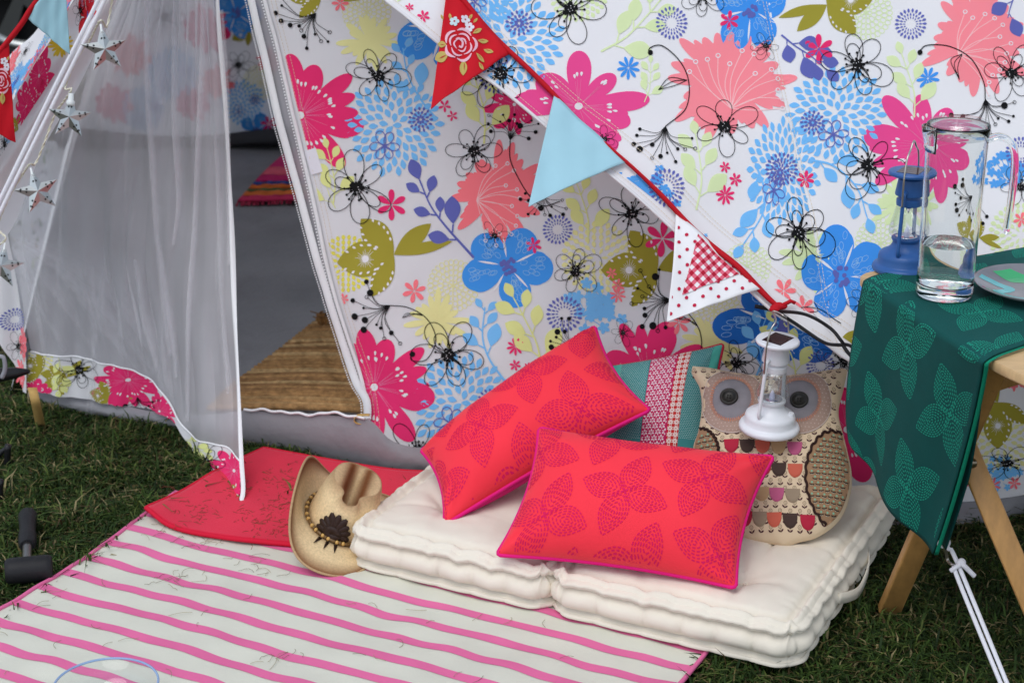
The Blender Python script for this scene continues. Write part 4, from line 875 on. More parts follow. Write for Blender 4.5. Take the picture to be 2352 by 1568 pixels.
# ------------------------------------------------------------------ cushions
class Pillow:
    """four corners TL TR BR BL in the place; front faces the eye; u right, v down in 0..1"""
    def __init__(s, TL, TR, BR, BL, thick, pinch=.035, seed=0, bend=0.0):
        s.c = [np.asarray(q, float) for q in (TL, TR, BR, BL)]; s.th, s.pinch, s.seed, s.bend = thick, pinch, seed, bend
        s.W = (np.linalg.norm(s.c[1] - s.c[0]) + np.linalg.norm(s.c[2] - s.c[3])) / 2; s.H = (np.linalg.norm(s.c[3] - s.c[0]) + np.linalg.norm(s.c[2] - s.c[1])) / 2
        s.n = unit(np.cross(s.c[1] - s.c[0], s.c[3] - s.c[0])); s.n = s.n if s.n @ (EYE - s.c[0]) > 0 else -s.n
    def __call__(s, uv, off=0.0, side=1):
        uv = np.atleast_2d(np.asarray(uv, float)); u, v = uv[:, 0], uv[:, 1]; a, b = 2 * u - 1, 2 * v - 1
        # edges draw in between the corners
        u2 = .5 + a / 2 * (1 - s.pinch * (1 - b * b) * 1.5); v2 = .5 + b / 2 * (1 - s.pinch * 1.6 * (1 - a * a))
        P = ((s.c[0] * (1 - u2)[:, None] + s.c[1] * u2[:, None]) * (1 - v2)[:, None] + (s.c[3] * (1 - u2)[:, None] + s.c[2] * u2[:, None]) * v2[:, None])
        ea, eb = np.clip(1 - np.abs(a) ** 2.4, 0, 1), np.clip(1 - np.abs(b) ** 2.4, 0, 1); t = (ea * eb) ** .5
        t = t + .05 * wob(a, b, s.seed + 3, 1.1) * (ea * eb) ** .3
        ar = s.W / s.H; qx, qy = (1 - np.abs(a)) * ar, 1 - np.abs(b); dc = np.hypot(qx, qy); an = np.arctan2(qy, qx); ph = s.seed + 1.7 * np.sign(a) + .9 * np.sign(b)
        t = t + .10 * np.exp(-(dc / .42) ** 1.5) * np.minimum(1, (dc / .3) ** 2) * np.minimum(ea, eb) ** .3 * np.cos(an * 9 + ph + 2.2 * dc) * np.abs(np.sin(an * 2)) ** .5
        r_ = np.exp(-((1 - np.abs(b)) / .16)) * np.minimum(1, 8 * (1 - np.abs(b))); t = t + .06 * r_ * wob(a, a * 0, s.seed + 9, .45)
        return P + s.n * (side * (s.th * t + off) + s.bend * (1 - a * a))[:, None]
    def build(s, name, label, m_front, m_back, m_pipe, pr=.0042, cat='cushion', group=None):
        at = (s.c[2] + s.c[3]) / 2; T = thing(name, label, cat, tuple(at), group); n1, n2 = 130, 96
        w = lambda n: .5 - .5 * np.cos(np.linspace(0, PI, n)) * (.75) - .25 * (1 - 2 * np.linspace(0, 1, n)) * 1
        U, V = np.meshgrid(np.clip(w(n1), 0, 1), np.clip(w(n2), 0, 1)); G = np.stack([U, V], -1).reshape(-1, 2)
        f = MB().grid(s(G).reshape(n2, n1, 3)).build('front_panel', m_front, T); MB().grid(s(G, 0, -.75).reshape(n2, n1, 3)).build('back_panel', m_back, T)
        e = np.concatenate([np.c_[np.linspace(0, 1, 60), np.zeros(60)], np.c_[np.ones(40), np.linspace(0, 1, 40)][1:], np.c_[np.linspace(1, 0, 60), np.ones(60)][1:], np.c_[np.zeros(40), np.linspace(1, 0, 40)][1:-1]])
        if m_pipe: 
            E = s(e); E = (E + np.roll(E, 1, 0) + np.roll(E, -1, 0)) / 3; MB().tube(E, pr, 8, close=True).build('piping', m_pipe, T)
        s.front, s.T = f, T; return T
M_OR = mat('orange_cotton', lin(249, 54, 70), .8, bump=(900, .3, .001), var=(5, .05), sheen=.1, crease=(6, .5, .012))
M_MAG = mat('magenta_cotton', lin(206, 14, 112), .75, bump=(1300, .25, .001)); M_PIPE = mat('magenta_piping', lin(224, 20, 122), .7)
K_DASH = lin(218, 22, 90)
def red_cushion(pl, name, label, ang, a0, b0, group):
    pl.build(name, label, M_OR, M_MAG, M_PIPE, group=group); kk = Ink(3); W, H = pl.W, pl.H
    quatre(kk, W * .345, ang, a0 * W, b0 * H, W * .205, W * .125, K_DASH, (0, W, 0, H), rings=6, dash=.0060, th=.0024)
    kk.mesh('dashed_leaf_print', lambda p, o: pl(p / A(W, H), o), M_INK, pl.front, clips=[(0, H * .01, W, H * .01), (W, H * .99, 0, H * .99), (W * .008, H, W * .008, 0), (W * .992, 0, W * .992, H)], maxedge=.008, base=1.3, unit_mm=.8)
# the rear one leans on the tent wall, the front one on the rear one
cA = Pillow(gy(966, 1034, 3.40), gy(1366, 748, 3.56), gy(1494, 942, 3.34), gy(1020, 1206, 3.18), .082, .055, 1)
red_cushion(cA, 'orange_cushion', 'orange cushion with pink dashed leaves, tilted against the tent wall', -22, .30, .52, 'orange cushions with pink dashed leaves')
cB = Pillow(gy(1238, 982, 3.20), gy(1778, 1048, 3.10), gy(1690, 1350, 2.885), gy(1140, 1274, 3.01), .09, .055, 2)
red_cushion(cB, 'orange_cushion', 'orange cushion with pink dashed leaves lying in front on the futon', -22, .475, .55, 'orange cushions with pink dashed leaves')
# teal patchwork cushion
M_TEAL = mat('teal_cotton', lin(62, 140, 140), .8, bump=(1300, .25, .001)); M_RPIPE = mat('red_piping', lin(196, 30, 62), .7)
cC = Pillow(gy(1372, 846, 3.54), gy(1662, 790, 3.54), gy(1618, 1075, 3.36), gy(1350, 1075, 3.38), .045, .03, 3)
cC.build('patchwork_cushion', 'teal and magenta patchwork cushion behind the orange cushions and owl', M_TEAL, M_MAG, M_RPIPE, .0035)
k = Ink(4); W, H = cC.W, cC.H; k.place(0, 0, 1)
def rect(x0, x1, c, lay): k.poly([(x0 * W, 0), (x1 * W, 0), (x1 * W, H), (x0 * W, H)], c, lay)
LT = lin(86, 186, 168); rect(.0, .1, lin(196, 30, 80), 0); rect(.1, .2, LT, 0); rect(.44, .66, lin(196, 28, 92), 0); rect(.66, .76, lin(206, 44, 42), 0); rect(.93, 1, LT, 0)
s_ = W * .026
for zone in ((.2, .44), (.76, .93)):
    for i in range(200):
        for j in range(60):
            x, y = zone[0] * W + s_ * .6 * (i + .5 * (j % 2)), s_ * .52 * j
            if x < zone[1] * W and y < H: k.disc(x, y, s_ * .12, lin(210, 232, 226), 1, 6)
            if x > zone[1] * W: break
h_ = W * .0335      # rhombus stars on the magenta band
for j in range(-1, int(H / (h_ * 1.5)) + 2):
    for i in range(0, 5):
        cx, cy = .44 * W + h_ * 1.74 * (i + .5 * (j % 2)), h_ * 1.5 * j
        for q in range(3):
            a = q * PI * 2 / 3 + PI / 6; d_, e_ = A(math.cos(a), math.sin(a)), A(-math.sin(a), math.cos(a)); o_ = A(cx, cy) + d_ * h_ * .52
            if .445 * W < o_[0] < .655 * W: k.star([o_ + d_ * h_ * .4, o_ + e_ * h_ * .24, o_ - d_ * h_ * .4, o_ - e_ * h_ * .24], lin(236, 220, 228), 1, o_)
            a += PI / 3; d_ = A(math.cos(a), math.sin(a)); o_ = A(cx, cy) + d_ * h_ * .52; e_ = A(-math.sin(a), math.cos(a))
            if .445 * W < o_[0] < .655 * W: k.star([o_ + d_ * h_ * .36, o_ + e_ * h_ * .16, o_ - d_ * h_ * .36, o_ - e_ * h_ * .16], lin(236, 220, 228), 1, o_)
for j in range(int(H / (W * .05)) + 1):
    for i in range(2):
        cx, cy = (.685 + .05 * i) * W, W * .05 * (j + .5)
        for q in range(8): k.petal(cx, cy, q * PI / 4 + .4, W * .024, W * .011, lin(240, 222, 214), 1, .4, 6, W * .003)
k.mesh('patch_print', lambda p, o: cC(p / A(W, H), o), M_INK, cC.front, clips=[(0, H * .006, W, H * .006), (W, H * .994, 0, H * .994), (W * .006, H, W * .006, 0), (W * .994, 0, W * .994, H)], maxedge=.008, base=1.2, unit_mm=.8)

# ------------------------------------------------------------------ owl cushion
OUT = polyline([(1586, 846), (1589, 844), (1592, 843), (1625, 846), (1690, 858), (1768, 866), (1850, 860), (1915, 850), (1942, 847), (1946, 848), (1947, 851), (1936, 900), (1926, 950), (1940, 1010), (1956, 1085), (1952, 1140), (1928, 1195), (1880, 1232), (1832, 1246), (1800, 1256), (1776, 1250), (1715, 1240), (1660, 1205), (1622, 1150), (1598, 1085), (1592, 1030), (1604, 990), (1612, 930), (1604, 880), (1588, 856), (1585, 850), (1586, 846)], 240)[:-1]
OC = A(1772, 1040); OPL = Plane.through(gy(1790, 1252, 3.085), gy(1588, 846, 3.40), gy(1944, 852, 3.34))
_d = OUT - OC; _a = np.arctan2(_d[:, 1], _d[:, 0]); _o = np.argsort(_a); OA, ORr = np.r_[_a[_o] - 2 * PI, _a[_o], _a[_o] + 2 * PI], np.tile(np.linalg.norm(_d, axis=1)[_o], 3)
def owl_map(px, off=0.0, side=1):
    px = np.atleast_2d(np.asarray(px, float)); d = px - OC; a = np.arctan2(d[:, 1], d[:, 0]); R = np.interp(a, OA, ORr); rho = np.clip(np.linalg.norm(d, axis=1) / R, 0, 1)
    t = np.maximum(0, 1 - rho ** 3.2) ** .5; t = t + .03 * wob(d[:, 0], d[:, 1], 5, 130) * (1 - rho ** 4) + .02 * np.sin(a * 34) * np.exp(-((rho - .93) / .05) ** 2)
    return OPL.hit(px) + OPL.n * (side * (.045 * t + np.asarray(off)))[:, None]
OWL = thing('owl_cushion', 'owl-shaped patchwork cushion with black button eyes behind the white lantern', 'cushion', tuple(gz(1780, 1240, .1)))
M_OWL = mat('owl_calico', lin(216, 194, 162), .85, bump=(1200, .3, .001), var=(10, .05))
a = np.linspace(-PI, PI, 160, endpoint=False); rh = np.r_[np.linspace(.02, .8, 24), np.linspace(.83, 1, 16)]; Rr = np.interp(a, OA, ORr)
G = OC + rh[:, None, None] * (Rr[:, None] * np.stack([np.cos(a), np.sin(a)], 1))[None]
body = MB(); body.grid(owl_map(G.reshape(-1, 2)).reshape(len(rh), 160, 3), closeu=True); body.grid(owl_map(G.reshape(-1, 2), 0, -.8).reshape(len(rh), 160, 3), closeu=True)
ob = body.build('body', M_OWL, OWL)
E1, E2_ = (1686, 938), (1838, 940)
inside = lambda x, y, q=.96: np.hypot(x - OC[0], y - OC[1]) < q * np.interp(math.atan2(y - OC[1], x - OC[0]), OA, ORr)
k = Ink(5)
wingR = lambda x, y: (x - 1925) ** 2 / 72 ** 2 + (y - 1112) ** 2 / 108 ** 2 < 1
for j in range(24):
    for i in range(22):
        x, y = 1585 + 22 * (i + .5 * (j % 2)), 846 + 16.5 * j
        if inside(x, y) and not wingR(x, y):
            k.place(x, y, 1, random.uniform(-12, 12)); k.ring(0, -4, 3.9, .8, lin(92, 70, 50), 1, 10)
            for q in range(4): k.disc(1.4 * math.cos(q * 1.57), -4 + 1.4 * math.sin(q * 1.57), .6, lin(84, 62, 44), 1, 5)
            k.line([(0, 0), (0, 8)], .7, lin(92, 70, 50), 1)
            for sd in (-1, 1): k.petal(0, 7, -PI / 2 + sd * .85, 8.5, 3.6, lin(74, 36, 46), 1, .4, 7)
k.mesh('flower_sprig_print', owl_map, M_INK, ob, maxedge=30, base=.3, unit_mm=.5)
def disc_part(name, c, rx, ry, m, off, parent, n=48, rot=0):
    a = np.linspace(0, 2 * PI, n, endpoint=False); G = np.asarray(c, float) + np.linspace(.01, 1, 7)[:, None, None] * np.stack([rx * np.cos(a) * math.cos(rot) - ry * np.sin(a) * math.sin(rot), rx * np.cos(a) * math.sin(rot) + ry * np.sin(a) * math.cos(rot)], 1)[None]
    P = owl_map(G.reshape(-1, 2), off).reshape(7, n, 3); P[-1] -= OPL.n * off * .8; return MB().grid(P, closeu=True).build(name, m, parent)
M_DUST = mat('dusty_brown', lin(168, 142, 128), .9, bump=(900, .3, .001)); M_FELT = mat('grey_felt', lin(134, 130, 134), .95, bump=(700, .6, .001), var=(40, .12)); M_BUT = mat('button_black', lin(42, 40, 36), .35, var=(60, .3))
for c, rx, ry, b_ in ((E1, 73, 78, (1678, 935)), (E2_, 73, 78, (1837, 942))):
    e = disc_part('eye_patch', c, rx, ry, M_DUST, .0022, OWL); k = Ink(6)
    for j in range(-11, 12):
        for i in range(-11, 12):
            x, y = c[0] + 8.6 * (i + .5 * (j % 2)), c[1] + 8.8 * j
            if (x - c[0]) ** 2 / (rx * .95) ** 2 + (y - c[1]) ** 2 / (ry * .95) ** 2 < 1: k.place(x, y, 1, random.uniform(0, 90)); k.disc(0, 0, 1.5, lin(196, 176, 162), 1, 6)
    k.place(0, 0, 1); a = np.linspace(0, 2 * PI, 80, endpoint=False); k.line(np.c_[c[0] + rx * .985 * np.cos(a), c[1] + ry * .985 * np.sin(a)], 1.2, lin(212, 200, 190), 2, True)
    k.mesh('dot_print', owl_map, M_INK, e, maxedge=30, base=2.6, unit_mm=1)
    f = disc_part('eye_felt', (c[0] - 2, c[1] - 2), rx * .66, ry * .66, M_FELT, .0048, OWL); k = Ink(7); k.place(0, 0, 1)
    for q in range(62):
        a_ = 2 * PI * q / 62; ca, sa = math.cos(a_), math.sin(a_); k.line([(c[0] - 2 + rx * .6 * ca, c[1] - 2 + ry * .6 * sa), (c[0] - 2 + rx * .7 * ca, c[1] - 2 + ry * .7 * sa)], 1.5, lin(206, 122, 84), 1)
    k.mesh('blanket_stitch', owl_map, M_INK, f, maxedge=30, base=5.6)
    bc = owl_map([b_])[0] + OPL.n * .0055; nb = OPL.n; xb = unit(np.cross(A(0, 0, 1), nb)); fr_ = np.stack([xb, np.cross(nb, xb), nb]); rb = .0185
    bt = MB().lathe([(1e-4, .001), (rb * .42, .001), (rb * .55, .0018), (rb * .68, .0038), (rb * .82, .0052), (rb * .95, .0042), (rb, .002), (rb * .96, 0), (rb * .5, -.001)], 36, bc, ax=fr_).build('button', M_BUT, OWL)
    hm = MB()
    for q in range(4): hm.lathe([(1e-5, .0004), (rb * .085, .0004), (rb * .085, -.001)], 8, bc + fr_[0] * rb * .2 * math.cos(q * 1.57 + .78) + fr_[1] * rb * .2 * math.sin(q * 1.57 + .78) + nb * .0012, ax=fr_)
    hm.build('thread_hole', mat('hole', (.004, .004, .004), .9), bt)
# wings
M_WING = mat('wing_cotton', lin(156, 122, 92), .85, bump=(1200, .3, .001)); M_RICK = mat('ric_rac', lin(48, 28, 24), .85)
def wing(cx, cy, rx, ry, parent, a0, a1):
    a = np.linspace(0, 2 * PI, 90, endpoint=False); pts = []
    for q in np.linspace(.02, 1, 14):
        p = A(cx, cy) + q * np.stack([rx * np.cos(a), ry * np.sin(a)], 1); d = p - OC; R = np.interp(np.arctan2(d[:, 1], d[:, 0]), OA, ORr) * .975; l = np.linalg.norm(d, axis=1); pts.append(OC + d * np.minimum(1, R / l)[:, None])
    P = owl_map(np.array(pts).reshape(-1, 2), .0022).reshape(14, 90, 3); w = MB().grid(P, closeu=True).build('wing', M_WING, parent); k = Ink(8)
    for j in range(int(ry * 2 / 13) + 2):
        for i in range(int(rx * 2 / 12) + 2):
            x, y = cx - rx + 14 * (i + .5 * (j % 2)), cy - ry + 12.5 * j
            if (x - cx) ** 2 / (rx * .9) ** 2 + (y - cy) ** 2 / (ry * .92) ** 2 < 1 and inside(x, y, .95):
                k.place(x, y, 1, random.uniform(-10, 10)); k.disc(0, -2, 2.5, lin(128, 176, 146), 1, 7)
                for sd in (-1, 1): k.line([(0, 4), (sd * 3.2, 3.2), (sd * 6.2, .4)], [3, 2.6, .5], lin(34, 28, 24), 1); k.line([(sd * .6, 5.4), (sd * 3.4, 5)], [.9, .6], lin(220, 206, 180), 2)
    k.mesh('feather_print', owl_map, M_INK, w, maxedge=20, base=2.8)
    a = np.linspace(math.radians(a0), math.radians(a1), 120); zz_ = 1 + .022 * np.sign(np.sin(np.arange(120) * .9)) * np.abs(np.sin(np.arange(120) * .9)) ** .6
    p = np.stack([cx + rx * zz_ * np.cos(a), cy + ry * zz_ * np.sin(a)], 1); p = p[[bool(inside(x, y, .975)) for x, y in p]]
    MB().tube(owl_map(p, .0034), .0028, 6).build('ric_rac', M_RICK, w)
wing(1922, 1112, 70, 108, OWL, 60, 300); wing(1592, 1060, 62, 70, OWL, -95, 60)
# scallop rows
cs = {'r': lin(176, 38, 62), 'd': lin(70, 54, 48), 'o': lin(196, 96, 76), 't': lin(184, 152, 112), 'p': lin(186, 92, 128), 'g': lin(150, 132, 110)}
for y0, seq in ((1034, ((1683, 'r'), (1719, 'd'), (1754, 'o'), (1790, 't'), (1827, 'p'))), (1084, ((1720, 't'), (1757, 'r'), (1791, 'd'), (1828, 'o'))), (1140, ((1718, 'o'), (1752, 't'), (1786, 'p'), (1822, 'g'))), (1193, ((1713, 'r'), (1747, 'g'), (1780, 'o'), (1816, 'd'), (1856, 'r')))):
    for x, ch in seq:
        t = np.linspace(0, PI, 14); bp = np.stack([x + 17 * np.cos(t), y0 + 3 + 27 * np.sin(t) ** .8 + .05 * (x - 1780)], 1); tp = np.stack([x + 17 * np.cos(t), np.full(14, float(y0)) + .05 * (x - 1780)], 1)
        G = np.stack([tp * (1 - q) + bp * q for q in (0, .33, .66, .94, 1)], 0); P = owl_map(G.reshape(-1, 2), .0020).reshape(5, 14, 3); P[-1] -= OPL.n * .0016
        sc_ = MB().grid(P).build('scallop', mat('scallop_' + ch, cs[ch], .85, bump=(1000, .3, .001)), OWL); sc_.location = (0, 0, 0)
# ------------------------------------------------------------------ lanterns
M_SOLAR = mat('solar_cell', lin(44, 20, 24), .15, spec=.6); M_WIRE = mat('wire_steel', lin(196, 190, 182), .3, metal=1); M_BULB = mat('bulb_plastic', lin(214, 214, 240), .4)
def glass_mat(name, tint=(1, 1, 1), rough=0.0, ior=1.45):
    m = bpy.data.materials.new(name); m.use_nodes = True; t = m.node_tree; t.nodes.clear(); o = nd(t, 'ShaderNodeOutputMaterial'); g_ = nd(t, 'ShaderNodeBsdfGlass'); g_.inputs['Color'].default_value = (*tint, 1); g_.inputs['Roughness'].default_value = rough; g_.inputs['IOR'].default_value = ior
    t.links.new(g_.outputs[0], o.inputs['Surface']); return m
M_GLASS = glass_mat('clear_glass', (.985, .995, .99)); 
def clear_mat(name, gloss=.1, tint=(.97, .98, .98)):
    m = bpy.data.materials.new(name); m.use_nodes = True; t = m.node_tree; t.nodes.clear(); o = nd(t, 'ShaderNodeOutputMaterial'); a = nd(t, 'ShaderNodeBsdfTransparent'); a.inputs['Color'].default_value = (*tint, 1); b = nd(t, 'ShaderNodeBsdfGlossy'); b.inputs['Roughness'].default_value = .04; x = nd(t, 'ShaderNodeMixShader'); x.inputs[0].default_value = gloss
    t.links.new(a.outputs[0], x.inputs[1]); t.links.new(b.outputs[0], x.inputs[2]); t.links.new(x.outputs[0], o.inputs['Surface']); return m
M_THIN = clear_mat('clear_plastic')
def lantern(name, label, base, s, m_body, turn, tilt=(0, 0), hang=None):
    """base: centre of the foot; s: metres per unit"""
    T = thing(name, label, 'lantern', tuple(base)); b = np.asarray(base, float); u = s
    ca, sa = math.cos(turn), math.sin(turn); X, Y, Z = A(ca, sa, 0), A(-sa, ca, 0), unit(A(tilt[0], tilt[1], 1)); X = unit(X - Z * (X @ Z)); Y = np.cross(Z, X); F = np.stack([X, Y, Z])
    lp = lambda pr: [(r * u, z * u) for r, z in pr]
    MB().lathe(lp([(.1, 0), (262, 0), (270, 8), (272, 30), (264, 48), (250, 56), (236, 62), (228, 72), (226, 120), (220, 145), (204, 160), (170, 176), (136, 200), (118, 228), (112, 250), (112, 262)]), 56, b, ax=F).build('foot', m_body, T, auto=50)
    MB().lathe(lp([(108, 255), (118, 262), (126, 280), (124, 292), (100, 292), (60, 288), (.1, 288)]), 40, b, ax=F).build('collar', m_body, T, auto=45)
    MB().lathe(lp([(112, 292), (140, 308), (154, 330), (156, 350), (150, 390), (134, 450), (116, 520), (104, 580), (101, 580), (113, 520), (131, 450), (147, 390), (153, 350), (151, 331), (138, 311), (112, 296)]), 48, b, ax=F).build('glass_chimney', M_THIN, T)
    MB().lathe(lp([(.1, 500), (30, 560), (88, 575), (106, 575), (108, 590), (108, 625), (96, 634), (90, 650), (90, 662), (122, 664), (124, 676), (104, 800), (96, 806), (84, 812), (84, 836)]), 48, b, ax=F).build('cap', m_body, T, auto=35)
    lid = MB().lathe(lp([(.1, 836), (180, 836), (192, 842), (194, 858), (186, 870), (172, 873), (.1, 873)]), 56, b, ax=F).build('lid', m_body, T, auto=40)
    MB().box(b + Z * 874.5 * u, F, (118 * u, 118 * u * .8, 1.5 * u), col=(1, 1, 1)).build('solar_panel', M_SOLAR, lid, smooth=False)
    for k_ in range(1, 4): MB().box(b + Z * 876.3 * u + X * u * (-118 + 59 * k_), F, (.8 * u, 92 * u, .4 * u)).build('cell_line', mat('cell_line', lin(120, 84, 70), .4), lid, smooth=False)
    MB().lathe(lp([(.1, 288), (20, 290), (26, 310), (22, 340), (10, 372), (.1, 384)]), 20, b, ax=F).build('bulb', M_BULB, T)
    MB().lathe(lp([(.1, 289), (86, 289), (92, 300), (84, 304), (60, 294), (.1, 292)]), 32, b, ax=F).build('reflector', mat('chrome', (.8, .8, .82), .12, metal=1), T)
    W = lambda x, y, z: b + u * (x * X + y * Y + z * Z)
    for sd in (-1, 1): MB().tube(polyline([W(sd * q, 0, z) for q, z in ((150, 170), (196, 176), (210, 210), (200, 300), (186, 450), (172, 600), (160, 680), (138, 704), (110, 700))], 40), 17 * u, 10).build('side_tube', m_body, T)
    MB().lathe(lp([(.1, 40), (23, 40), (25, 36), (25, 0)]), 18, W(60, -176, 152), ax=F).build('switch', m_body, T, auto=40)
    top = 1120
    hp_ = [W(-188, 0, 600), W(-194, 0, 700), W(-190, 0, 850), W(-150, 0, 1000), W(-70, 0, 1070)] + ([W(-20, 0, top), W(20, 0, top)] if hang is None else [np.asarray(hang) + A(-.004, 0, 0), np.asarray(hang) + A(.004, 0, 0)]) + [W(70, 0, 1070), W(150, 0, 1000), W(190, 0, 850), W(194, 0, 700), W(188, 0, 600)]
    MB().tube(polyline(hp_, 80), 8 * u, 7).build('wire_handle', M_WIRE, T); return T
M_WLAN = mat('white_enamel', lin(226, 228, 232), .35, spec=.5); M_BLAN = mat('blue_enamel', lin(44, 92, 156), .4, spec=.5)
HOOK = gy(1779, 716, 3.225)
lan_b = gy(1766, 984, 3.21)
us = .118 / 540
lantern('solar_lantern', 'white solar lantern hanging from the corner of the tent roof', lan_b, us, M_WLAN, math.radians(52), (.035, -.05), HOOK)
TZ = .66
lantern('solar_lantern', 'blue solar lantern standing on the table behind the glass jug', gz(2076, 619, TZ + .001), us * .98, M_BLAN, math.radians(60), (0, 0))

# ------------------------------------------------------------------ table
M_WOOD = mat('birch_ply', lin(212, 178, 130), .5, spec=.4, bump=(60, .1, .002)); M_LEG = mat('varnished_beech', lin(192, 144, 84), .4, spec=.5, bump=(80, .1, .002))
for m_ in (M_WOOD, M_LEG):       # wood grain: stretched noise
    t = m_.node_tree; p = t.nodes[m_['p']]; tc = nd(t, 'ShaderNodeTexCoord'); mp = nd(t, 'ShaderNodeMapping'); mp.inputs['Scale'].default_value = (9, 70, 9) if m_ is M_WOOD else (60, 60, 7); nz = nd(t, 'ShaderNodeTexNoise', Scale=1.0, Detail=6.0, Roughness=.6)
    cr = nd(t, 'ShaderNodeValToRGB'); c_ = A(*p.inputs['Base Color'].default_value[:3]); cr.color_ramp.elements[0].position, cr.color_ramp.elements[1].position = .3, .7
    cr.color_ramp.elements[0].color = (*(c_ * .8), 1); cr.color_ramp.elements[1].color = (*(c_ * 1.12), 1); t.links.new(tc.outputs['Object'], mp.inputs[0]); t.links.new(mp.outputs[0], nz.inputs['Vector']); t.links.new(nz.outputs[0], cr.inputs[0]); t.links.new(cr.outputs[0], p.inputs['Base Color'])
tBL, tFL, tB2 = gz(1962, 634, TZ), gz(2262, 832, TZ), gz(2352, 560, TZ)
ed = unit(tFL - tBL); bd_ = unit(tB2 - gz(2030, 606, TZ)); fdir = unit(gz(2352, 866, TZ) - gz(2275, 832, TZ))
TBR, TFR = tBL + bd_ * .85 + A(0, .03, 0), tFL + fdir * .75
def rounded(poly, r, n=8):
    out = []; m = len(poly)
    for i in range(m):
        p, a, b = poly[i], poly[i - 1], poly[(i + 1) % m]; u1, u2 = unit(a - p), unit(b - p); s0, s1 = p + u1 * r, p + u2 * r
        for t in np.linspace(0, 1, n): out.append((1 - t) ** 2 * s0 + 2 * t * (1 - t) * p + t * t * s1)
    return np.array(out)
ring = rounded([tBL + A(.0, .014, 0), TBR, TFR, tFL + A(.018, -.004, 0)], .045); cen = ring.mean(0)
TAB = thing('folding_table', 'pale wooden folding table with crossed legs beside the futon', 'table', tuple(A(cen[0], cen[1], 0)))
mb = MB(); rows = [cen + (ring - cen) * q + A(0, 0, z) for q, z in ((.99, -.018), (1, -.015), (1, -.003), (.993, 0))]; mb.grid(np.array(rows), closeu=True); n_ = len(ring); mb.f.append(tuple(3 * n_ + i for i in range(n_))); mb.f.append(tuple(range(n_))[::-1]); mb.build('table_top', M_WOOD, TAB, auto=40)
def bar(name, a, b, w, h, m, parent, bev=.003, upv=None):
    z = unit(b - a); x = unit(np.cross(z, A(0, 1, 0) if upv is None else upv)); y = np.cross(z, x); return MB().box((a + b) / 2, np.stack([x, y, z]), (w / 2, h / 2, np.linalg.norm(b - a) / 2), bev).build(name, m, parent, auto=35)
ext = lambda a, b, z: a + (b - a) * ((z - a[2]) / (b[2] - a[2]))
LA0 = gz(2041, 1402, .0); LA1 = ext(LA0, gy(2266, 885, 2.74), TZ - .02); _b0, _b1 = gy(2352, 1345, 2.72), gy(2226, 1051, 2.815); LB0, LB1 = ext(_b0, _b1, 0), ext(_b0, _b1, TZ - .02)
bar('leg', LA0, LA1, .042, .022, M_LEG, TAB, .004); offL = A(.0, -.012, 0); bar('leg', LB0 + offL, LB1 + offL, .040, .022, M_LEG, TAB, .004)
bo = gz(2228, 1052, .425); nrm = unit(EYE - bo); 
kA = (LA0 * .31 + LA1 * .69); xb = unit(np.cross(A(0, 0, 1), A(0, -1, .1))); 
LBm = _b1 + offL
MB().lathe([(1e-4, .006), (.005, .006), (.0075, .004), (.0085, 0), (.0085, -.01)], 20, LBm + A(0, -.0115, 0), ax=np.stack([A(1, 0, 0), A(0, 0, 1), A(0, -1, 0)])).build('bolt', mat('bolt_steel', lin(150, 138, 120), .3, metal=1), TAB)
back = A(.42, .30, 0)
bar('leg', LA0 + back, LA1 + back, .042, .022, M_LEG, TAB, .004); bar('leg', LB0 + back, LB1 + back, .040, .022, M_LEG, TAB, .004)
r0 = LB0 + (LB1 - LB0) * .27; bar('cross_rail', r0 + A(.01, -.01, 0), r0 + back, .03, .02, M_LEG, TAB, .003, A(0, 0, 1)); r1 = LA0 + (LA1 - LA0) * .9; bar('cross_rail', r1, r1 + back, .03, .02, M_LEG, TAB, .003, A(0, 0, 1))

